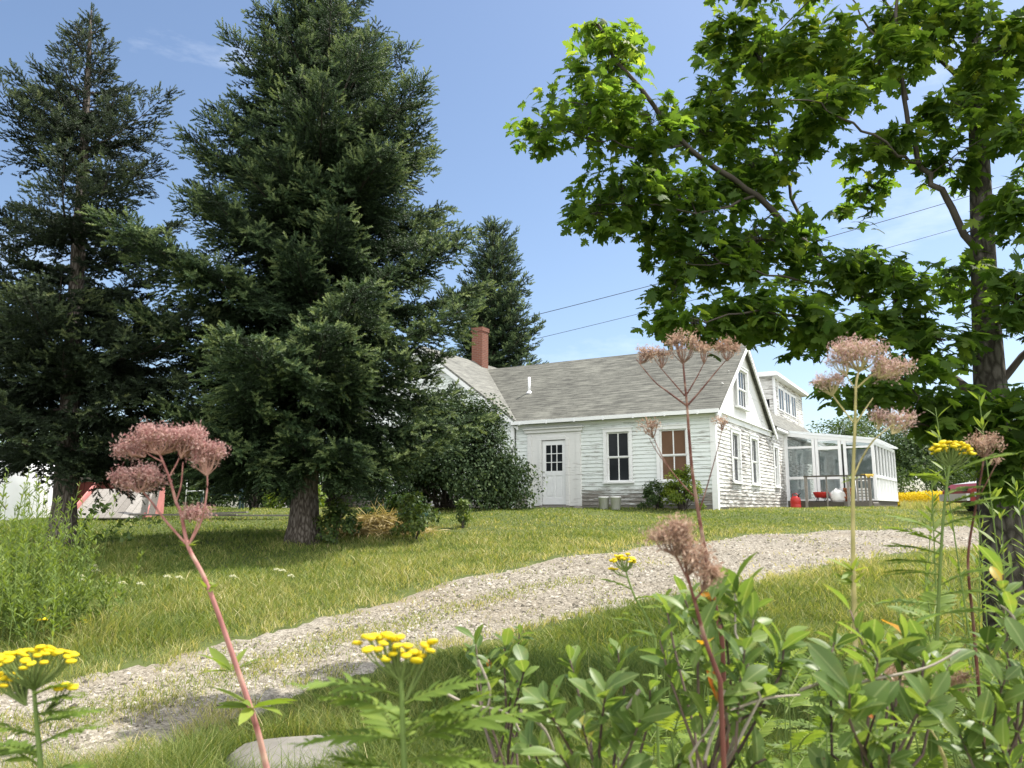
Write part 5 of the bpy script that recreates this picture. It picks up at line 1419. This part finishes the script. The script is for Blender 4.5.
# 3: pale stalk on the right
Y = 1.22
stalk_plant('seedhead_stalk', 'upright straw yellow stalk with full pinkish heads before the maple leaves',
    [([(856, 660, Y), (854, 600, Y), (853, 540, Y), (853, 480, Y), (855, 425, Y), (856, 385, Y), (860, 368, Y)], .0058, .002),
     ([(854, 423, Y), (842, 408, Y), (831, 393, Y)], .002, .0012), ([(855, 425, Y), (866, 408, Y), (873, 398, Y)], .0018, .001), ([(854, 476, Y), (861, 460, Y), (873, 441, Y - .02), (886, 430, Y - .03), (894, 424, Y - .03)], .0022, .0012), ([(857, 388, Y), (868, 378, Y), (882, 368, Y)], .0017, .001), ([(857, 392, Y), (848, 378, Y), (843, 368, Y)], .0017, .001)],
    [(856, 354, 30, 15, Y, 859, 372, dict(n1=30, n2=10, n3=4)), (842, 362, 16, 10, Y, 846, 376, dict(n1=12, n2=9, n3=3)), (888, 370, 24, 13, Y, 878, 378, dict(n1=22, n2=10, n3=4)), (828, 383, 16, 10, Y, 832, 396, dict(n1=16, n2=9, n3=3)), (898, 423, 17, 12, Y - .03, 892, 434, dict(n1=16, n2=9, n3=3)), (878, 417, 8, 8, Y, 878, 430, dict(n1=8, n2=7, n3=4))],
    'stem_pale', 'beigefluff', 'tall seedhead stalks', [(853, 480, Y, 5, .02), (853, 572, Y, 9, .045), (854, 585, Y, 6, .04)])
# 4: blurred near heads in the centre and lower right
Y = .85
stalk_plant('seedhead_stalk', 'low stalk with brownish fluffy heads between the shrub tips and the gravel',
    [([(720, 680, Y), (705, 640, Y), (697, 610, Y), (690, 585, Y), (684, 560, Y)], .004, .0018), ([(690, 585, Y), (678, 560, Y), (668, 545, Y)], .002, .001), ([(695, 600, Y), (705, 585, Y), (706, 560, Y)], .002, .001)],
    [(672, 536, 28, 18, Y, 676, 556, dict(n1=22, n2=8, n3=5)), (692, 556, 18, 16, Y, 688, 575, dict(n1=14, n2=8, n3=5)), (705, 575, 14, 12, Y, 702, 592, dict(n1=10, n2=8, n3=5))], 'stem_dark', 'tanfluff', 'tall seedhead stalks')
Y = 1.3
stalk_plant('seedhead_stalk', 'dark stalk topped by a small brown seed head beside the yellow flower',
    [([(978, 680, Y), (973, 620, Y), (968, 560, Y), (975, 510, Y), (982, 470, Y), (984, 455, Y)], .004, .0016), ([(977, 500, Y), (988, 480, Y), (996, 464, Y)], .0015, .0008)],
    [(984, 445, 17, 10, Y, 984, 458, dict(n1=18, n2=8, n3=4)), (997, 461, 4, 3, Y, 996, 465, dict(n1=4, n2=4, n3=3))], 'stem_dark', 'tanfluff', 'tall seedhead stalks')
Y = 1.1
stalk_plant('seedhead_stalk', 'short stalk with pale fluffy heads half hidden in the shrub',
    [([(945, 760, Y), (930, 730, Y), (905, 705, Y), (893, 690, Y)], .004, .0018), ([(930, 730, Y), (945, 705, Y), (958, 690, Y)], .002, .001)],
    [(890, 682, 22, 14, Y, 894, 700, dict(n1=16, n2=8, n3=4)), (956, 680, 15, 16, Y, 956, 700, dict(n1=14, n2=8, n3=4))], 'stem_pale', 'tanfluff', 'tall seedhead stalks')

# ------------------------------------------------------------------ tansies
BUT = MB(); BUT.lathe([(0.001, -.45), (.75, -.35), (1, -.05), (.86, .18), (.4, .30), (.001, .28)], (0, 0, 0), 9)
BUT_V, BUT_T = BUT.V[0], BUT.T[0]
def tansy(label, stem, heads, fronds, Y, bsz=.0047, r0=.0035, group='yellow button flowers'):
    P0 = at(stem[0][0], stem[0][1], Y); base = np.array([P0[0], Y, gz(P0[0], Y)])
    root = thing('tansy_flower', label, 'flower', base, group)
    s = MB(); HF = []
    C = curve3([(a, b, Y) for a, b in stem]); low = base - np.array([0, 0, .03]); C = np.vstack([[low], [(low + C[0]) / 2], C])
    s.tube(C, np.linspace(r0, r0 * .5, len(C)), 7, .5)
    for (cx, cy, rx, ry, n, jx, jy) in heads:
        f = MB(); HF.append(f)
        c = at(cx, cy, Y); j = at(jx, jy, Y); k = Y / F
        g = 0; pts = []
        while len(pts) < n and g < 4000:
            g += 1
            u, v = rng.uniform(-1, 1, 2)
            if u * u + v * v > 1: continue
            p = c + np.array([u * rx * k, v * rx * k * .75, 0]); p[2] += ry * k * (.7 - 1.2 * (u * u + v * v) + rng.normal(0, .2))
            if all(np.linalg.norm(p - q) > bsz * 1.25 for q in pts): pts.append(p)
        pts = np.array(pts)
        for p in pts: s.tube([j, j * .35 + p * .65 + np.array([0, 0, -.004]), p], [.0014, .001, .0008], 3, .6, cap=False)
        nr = np.array([0, 0, 1.0]) + rng.normal(0, .18, (len(pts), 3))
        f.inst(BUT_V, BUT_T, pts, frames(np.cross(nr, [0, 1, 0]), nr) * (bsz * rng.uniform(.85, 1.2, len(pts)))[:, None, None], rng.uniform(.3, 1, len(pts)))
    s.build('stem', M['stem_green'], root, True)
    for f in HF: f.build('flower_head', M['yellow'], root, True)
    for (px, py, dx, dy, dz, L) in fronds:
        l = MB(); fernleaf(l, l, at(px, py, Y), np.array([dx, dy, dz]), L, 11, .34, .55); l.build('leaf', M['frond'], root)
def auto_fronds(x0, y0, x1, y1, n, L):
    out = []
    for i in range(n):
        t = (i + .5) / n; a = rng.uniform(0, 6.28) if i % 2 else rng.choice([0, math.pi]) + rng.normal(0, .4)
        out.append((x0 + (x1 - x0) * t, y0 + (y1 - y0) * t, math.cos(a), math.sin(a) * .7, rng.uniform(.15, .6), L * rng.uniform(.7, 1.15)))
    return out
tansy('yellow button flower at the lower left edge, broad flat head', [(42, 800), (40, 760), (36, 715), (33, 675)], [(33, 655, 40, 7, 46, 34, 690), (8, 678, 20, 8, 16, 26, 705), (66, 687, 9, 4, 5, 42, 715)], auto_fronds(33, 690, 40, 780, 9, .07), .82)
tansy('yellow button flower low in the centre, blurred and near', [(408, 830), (404, 760), (402, 700), (401, 668)], [(382, 640, 26, 8, 16, 399, 680), (402, 652, 20, 10, 14, 401, 682), (429, 645, 6, 6, 3, 406, 700)], auto_fronds(400, 690, 406, 820, 12, .085) + [(404, 745, .9, .3, .35, .13), (404, 735, .8, -.2, .6, .10)], .72, .0052)
tansy('small yellow button flower above the gravel edge', [(655, 640), (647, 618), (634, 595), (626, 572)], [(624, 559, 13, 5, 20, 626, 572), (612, 568, 4, 3, 3, 628, 578)], auto_fronds(630, 585, 650, 640, 6, .06), 1.5, .0052, .003)
tansy('yellow button flower before the dark maple trunk, on a tall leafy stem', [(934, 700), (937, 640), (940, 570), (944, 510), (950, 462)], [(950, 446, 19, 6, 28, 950, 466), (966, 453, 9, 4, 6, 953, 470), (938, 449, 8, 4, 6, 948, 468)], auto_fronds(948, 470, 936, 650, 18, .10), 1.28, .0052)
tansy('tiny yellow flower in the tall grass on the far left', [(44, 634), (43, 626), (42, 620)], [(43, 619, 3, 2, 4, 43, 623)], [], 6.0, .016, .004)
tansy('tiny yellow flower near the edge of the far grass', [(84, 640), (84, 630), (84, 622)], [(84, 621, 5, 2, 5, 84, 626)], [], 6.4, .016, .004)

# ------------------------------------------------------------------ foreground shrub with waxy oval leaves
def waxy_shrub(label, base_px, Yb, tips, seed, side=()):
    rr_ = np.random.default_rng(seed + 90)
    tips = [(a, b, c, d_ + 1, e_ * .70) for a, b, c, d_, e_ in tips]
    tips += [(a + rr_.uniform(-45, 45), min(b + rr_.uniform(35, 95), 775), c + rr_.uniform(-.08, .15), 6, e_ * .9) for a, b, c, d_, e_ in tips[::2] if b > 660 or a < 560]
    r_ = np.random.default_rng(seed)
    b = at(*base_px, Yb); base = np.array([b[0], Yb, gz(b[0], Yb)])
    root = thing('waxy_shrub', label, 'shrub', base, 'waxy leaved shrubs in front')
    s, l = MB(), MB()
    hub = b
    s.tube([base - np.array([0, 0, .03]), (base + hub) / 2 + np.array([.02, 0, 0]), hub], [.005, .0045, .004], 6, .3, cap=False)
    for (px, py, Y, n, L) in tips:
        p = at(px, py, Y); mid = hub * .45 + p * .55 + r_.normal(0, .015, 3) + np.array([0, 0, -.02])
        C = np.array([hub, hub * .7 + mid * .3 + r_.normal(0, .006, 3), mid, mid * .4 + p * .6 + r_.normal(0, .006, 3), p])
        s.tube(C, [.0026, .0022, .0019, .0016, .0012], 5, np.clip(r_.normal(.35, .25), 0, 1), cap=False)
        ax = norm(p - mid)
        a = np.arange(n) * 2.4 + r_.uniform(0, 6)
        el = r_.uniform(.25, 1.0, n)
        e1 = norm(np.cross(ax, [0, 1, .2])); e2 = np.cross(ax, e1)
        d = e1 * np.cos(a)[:, None] + e2 * np.sin(a)[:, None] + ax * (el * 1.3)[:, None] + np.array([0, 0, .35])
        O = p - ax * np.linspace(0, .045, n)[:, None]
        nr = ax[None] * 1.0 - d * .3 + r_.normal(0, .25, (n, 3)) + np.array([0, -.25, .3])
        at_ = np.clip(r_.normal(.5, .16, n), 0, .85)
        k = r_.uniform(size=n); at_[k < .014] = r_.uniform(.92, 1)
        l.inst(OVAL_V, OVAL_T, O, frames(d, nr) * (L * r_.uniform(.55, 1.3, n))[:, None, None] * np.stack([np.ones(n), r_.uniform(.75, 1.2, n), np.ones(n)], -1)[:, None, :], at_)
        # a few along the branch
        m = 9; f = r_.uniform(.05, .95, m); q = mid + (p - mid) * f[:, None]
        d2 = r_.normal(size=(m, 3)) + np.array([0, 0, .5])
        l.inst(OVAL_V, OVAL_T, q, frames(d2, rv(m, .5) + np.array([0, -.2, 1])) * (L * .8 * r_.uniform(.6, 1.1, m))[:, None, None], np.clip(r_.normal(.5, .18, m), 0, .9))
    for pts in side:
        s.tube(curve3(pts), np.linspace(.0024, .0012, (len(pts) - 1) * 5 + 1), 5, .95, cap=False)
    s.build('branch', M['twig'], root, True); l.build('foliage', M['shrub'], root, True)
waxy_shrub('waxy leaved shrub low at the centre of the foreground, with grey bare twigs', (600, 800), 1.0,
    [(545, 700, .98, 7, .062), (606, 690, .95, 8, .064), (583, 725, 1.0, 6, .06), (570, 660, 1.1, 6, .055), (640, 720, .95, 7, .06), (530, 745, 1.0, 5, .06), (560, 755, .9, 5, .05), (617, 650, 1.1, 6, .055), (650, 690, 1.05, 6, .05)], 1,
    [[(520, 710, 1.0), (545, 730, 1.0), (560, 770, 1.0)], [(640, 690, 1.0), (622, 720, 1.0), (618, 770, 1.0)]])
waxy_shrub('waxy leaved shrub left of the others with thin pale twigs', (505, 790), 1.25,
    [(505, 640, 1.3, 7, .062), (490, 660, 1.25, 7, .06), (525, 668, 1.2, 6, .055), (475, 640, 1.35, 5, .055), (520, 630, 1.4, 5, .05)], 2,
    [[(440, 690, 1.2), (470, 705, 1.2), (510, 715, 1.2), (530, 760, 1.2)], [(478, 660, 1.2), (490, 690, 1.2), (486, 712, 1.2)]])
waxy_shrub('tallest waxy leaved shrub, with an orange leaf, right of centre', (710, 800), .95,
    [(735, 585, .98, 7, .065), (712, 600, .95, 7, .062), (700, 635, .9, 7, .06), (755, 610, 1.0, 6, .062), (660, 640, .98, 6, .058), (685, 600, 1.0, 6, .06), (745, 650, .92, 7, .06), (785, 640, 1.0, 6, .06), (665, 600, 1.1, 5, .05), (770, 690, .95, 6, .055), (725, 690, .9, 5, .055)], 3,
    [[(705, 760, .93), (720, 720, .93), (760, 700, .93), (800, 695, .93)], [(800, 690, 1.0), (830, 680, 1.0), (870, 672, 1.0)]])
waxy_shrub('waxy leaved shrub with broad upright leaves at the lower right', (880, 800), .92,
    [(850, 690, .85, 7, .07), (868, 640, 1.0, 6, .062), (905, 632, 1.0, 8, .066), (880, 655, .95, 7, .062), (925, 650, .98, 7, .06), (835, 640, 1.05, 6, .058), (820, 660, 1.0, 6, .055), (875, 715, .88, 6, .058), (930, 700, .9, 7, .062), (950, 665, 1.0, 6, .06), (850, 610, 1.1, 4, .06), (860, 745, .9, 5, .055)], 4,
    [[(838, 690, .95), (870, 680, .95), (925, 668, .95), (960, 650, .95)]])
waxy_shrub('waxy leaved shrub at the right edge below the maple trunk', (1010, 800), 1.05,
    [(1003, 575, 1.1, 6, .065), (1012, 610, 1.05, 7, .06), (985, 640, 1.1, 6, .058), (1005, 680, 1.0, 7, .06), (980, 720, .98, 6, .058), (1030, 650, 1.0, 6, .06), (1000, 745, .95, 6, .056), (960, 735, 1.0, 6, .052)], 6,
    [[(1024, 640, 1.05), (1012, 615, 1.05), (1000, 605, 1.05)]])

# ------------------------------------------------------------------ feathery filler plants behind the shrub
def fern_plant(label, x, y, h, n, L, seed, am=.55, group='feathery green plants in front'):
    base = np.array([x, y, float(gz(x, y))]); root = thing('feathery_plant', label, 'plant', base, group)
    s, l = MB(), MB(); r_ = np.random.default_rng(seed)
    for k in range(max(2, n // 9)):
        top = base + np.array([r_.normal(0, .10), r_.normal(0, .10), h * r_.uniform(.75, 1.05)]); b0 = base + np.array([r_.normal(0, .05), r_.normal(0, .05), -.02])
        s.tube([b0, (b0 + top) / 2 + r_.normal(0, .02, 3), top], [.003, .0026, .0012], 5, .5, cap=False)
        for i in range(9):
            f = .42 + .58 * (i + r_.uniform(0, .6)) / 9; p = b0 + (top - b0) * min(f, 1); a = i * 2.4 + r_.uniform(0, .6)
            fernleaf(l, s, p, np.array([math.cos(a), math.sin(a), .25 + .7 * (f > .85)]), L * (1.15 - .55 * f) * r_.uniform(.8, 1.15), 9, .36, am + r_.normal(0, .1))
    s.build('stem', M['stem_green'], root); l.build('foliage', M['frond'], root)
r9 = np.random.default_rng(77)
spots = []
for i in range(30):
    px = 660 + (i % 10) * 38 + r9.uniform(-14, 14); Y = [1.5, 2.05, 2.8][i // 10] + r9.uniform(-.15, .2)
    tgt = [705, 668, 628][i // 10] + r9.uniform(-18, 22)
    p = at(px, tgt, Y); spots.append((p[0], Y, max(.25, p[2] - float(gz(p[0], Y)))))
spots += [(at(px_, 720, 1.3)[0], 1.3, at(px_, py_, 1.3)[2]) for px_, py_ in ((660, 715), (715, 735), (770, 720), (815, 700), (850, 725), (905, 705), (950, 690), (1000, 680))]
spots += [(at(470, 720, 1.5)[0], 1.5, .78), (at(435, 740, 1.3)[0], 1.35, .82), (at(825, 600, 3.4)[0], 3.4, .45), (at(890, 590, 3.2)[0], 3.2, .55)]
for i, (x, y, h) in enumerate(spots):
    fern_plant('feathery bright green plant among the shrubs and grass of the foreground', x, y, h, 18, .17, 200 + i, .5 + .25 * (i % 3 == 0) - .15 * (i % 4 == 1))

def tall_grass():
    r_ = np.random.default_rng(17); n = 16000
    y = np.exp(r_.uniform(math.log(1.5), math.log(4.0), n)); x = y * r_.uniform(-.12, .75, n)
    k = (vnoise(x, y, .28, 9) > .35) & (y < np.interp(x, DNr[:, 0], DNr[:, 1]) - .5); x, y = x[k], y[k]; n = len(x)
    h = np.clip(1.30 - .30 * y, .22, .85) * r_.uniform(.35, 1.05, n) * np.clip(.35 + (x + .1 * y) * 1.2, .3, 1)
    blade_mesh(x, y, h, r_.uniform(.0025, .005, n), r_.uniform(.1, .7, n), np.clip(r_.normal(.42, .2, n), 0, 1), 'tall_grass')
tall_grass()
0 and bush('sapling', 'x', p, .45, .3, .85, 700, .085, 'lilac', nc=18, seed=61, cat='sapling', amean=.35, h0=0, stems=5)

# goldenrod stand on the left
def leafy_stalks(name, label, cx, cy, rx, ry, n, h, seed, mat='goldenrod', L=.075, group='tall leafy stalks on the left'):
    r_ = np.random.default_rng(seed); base = np.array([cx, cy, float(gz(cx, cy))]); root = thing(name, label, 'plant', base, group); s, l = MB(), MB()
    for k in range(n):
        x, y = cx + r_.normal(0, rx), cy + r_.normal(0, ry); z = float(gz(x, y)); hh = h * r_.uniform(.6, 1.12)
        top = np.array([x + r_.normal(.03, .12), y + r_.normal(0, .1), z + hh]); b0 = np.array([x, y, z - .02])
        s.tube([b0, (b0 + top) / 2 + r_.normal(0, .015, 3), top], [.004, .0035, .0015], 4, .5, cap=False)
        m = 46; f = r_.uniform(.12, 1.0, m) ** .8; a = r_.uniform(0, 6.28, m)
        d = np.column_stack([np.cos(a), np.sin(a), .55 + .7 * f + r_.normal(0, .2, m)])
        l.inst(LANCE_V, LANCE_T, b0 + (top - b0) * f[:, None], frames(d, rv(m, .4) + np.array([0, 0, 1])) * (L * r_.uniform(.7, 1.25, m) * (1.2 - .5 * f))[:, None, None] * np.array([1, 1.25, 1])[None, None, :], np.clip(r_.normal(.5 + .2 * f, .14, m), 0, 1))
    s.build('stem', M['stem_green'], root); l.build('foliage', M[mat], root)
for i, (px, py, Y, rx, n, lab) in enumerate([(8, 498, 7.0, .32, 34, 'tallest clump of leafy stalks against the white tarp'), (40, 520, 6.8, .28, 26, 'leafy stalks before the thin spruce trunk'), (20, 560, 6.0, .30, 26, 'leafy stalks in front of the tallest clump'), (-40, 540, 6.2, .4, 30, 'leafy stalks at the very edge of the picture'), (66, 590, 6.4, .22, 14, 'short outer stalks next to the mown grass'), (988, 528, 3.4, .22, 9, 'leafy stalks before the lower maple trunk'), (1022, 500, 2.7, .2, 9, 'leafy stalks at the right edge below the maple'), (955, 575, 3.0, .2, 7, 'short leafy stalks beside the tall yellow button flower')]):
    p = at(px, py, Y); leafy_stalks('goldenrod_clump', lab, p[0], Y, rx, .3, int(n * 1.5), max(.4, p[2] - float(gz(p[0], Y))) * 1.12, 300 + i)
# arching twig with small leaves by the thin trunk
p = ground(70, 560); rt_ = thing('arching_weed', 'low arching weed with small leaves at the foot of the thin spruce', 'weed', p); s, l = MB(), MB()
for k, (dx, dz) in enumerate(((1.25, .55), (.9, .35), (.6, .75))):
    t = np.linspace(0, 1, 8); P = p + np.column_stack([dx * t, -.3 * t, dz * np.sin(t * 1.9)]); s.tube(P, np.linspace(.008, .003, 8), 4, .5, cap=False)
    for q in P[1:]:
        m = 9; d = rv(m) + np.array([.4, 0, .3]); l.inst(LILAC_V, LILAC_T, np.repeat(q[None], m, 0) + rng.normal(0, .04, (m, 3)), frames(d, rv(m, .4) + np.array([0, 0, 1])) * .08, np.clip(rng.normal(.6, .15, m), 0, 1))
s.build('stem', M['stem_green'], rt_); l.build('foliage', M['bush'], rt_)

# white wildflowers in the lawn
fw = [(72, 574), (88, 577), (95, 577), (57, 588), (79, 583), (80, 588), (57, 592), (103, 590), (121, 591), (139, 592), (166, 584), (178, 585), (85, 593), (93, 572), (64, 604), (30, 600), (232, 584), (276, 576), (282, 577), (290, 583)]
q = MB(); fl0 = None
for i, (px, py) in enumerate(fw):
    g = ground(px, py + 6)
    if fl0 is None:
        root = thing('white_wildflower', 'small flat white wildflower standing in the mown grass', 'flower', g, 'white wildflowers in the lawn')
        s = MB(); s.tube([g + np.array([0, 0, -.02]), g + np.array([.01, 0, .14])], .004, 4, .5); sm = s.build('stem', M['stem_green'], root)
        f = MB(); m = 40; a = rng.uniform(0, 6.28, m); r_ = np.sqrt(rng.uniform(0, 1, m)) * .032
        f.inst(DIA_V, DIA_T, g + np.column_stack([.01 + r_ * np.cos(a), r_ * np.sin(a), .145 + .01 * rng.normal(size=m)]), frames(rv(m) * np.array([1, 1, .2]), rv(m, .2) + np.array([0, 0, 1])) * .024, rng.uniform(0, 1, m))
        fm = f.build('flower_head', M['white_petal'], root); fl0 = root; kids = [sm, fm]
    else:
        r2 = fl0.copy(); COL.objects.link(r2); r2.location = g; r2.scale = (1,) * 3
        for kd in kids:
            c2 = kd.copy(); COL.objects.link(c2); c2.parent = r2
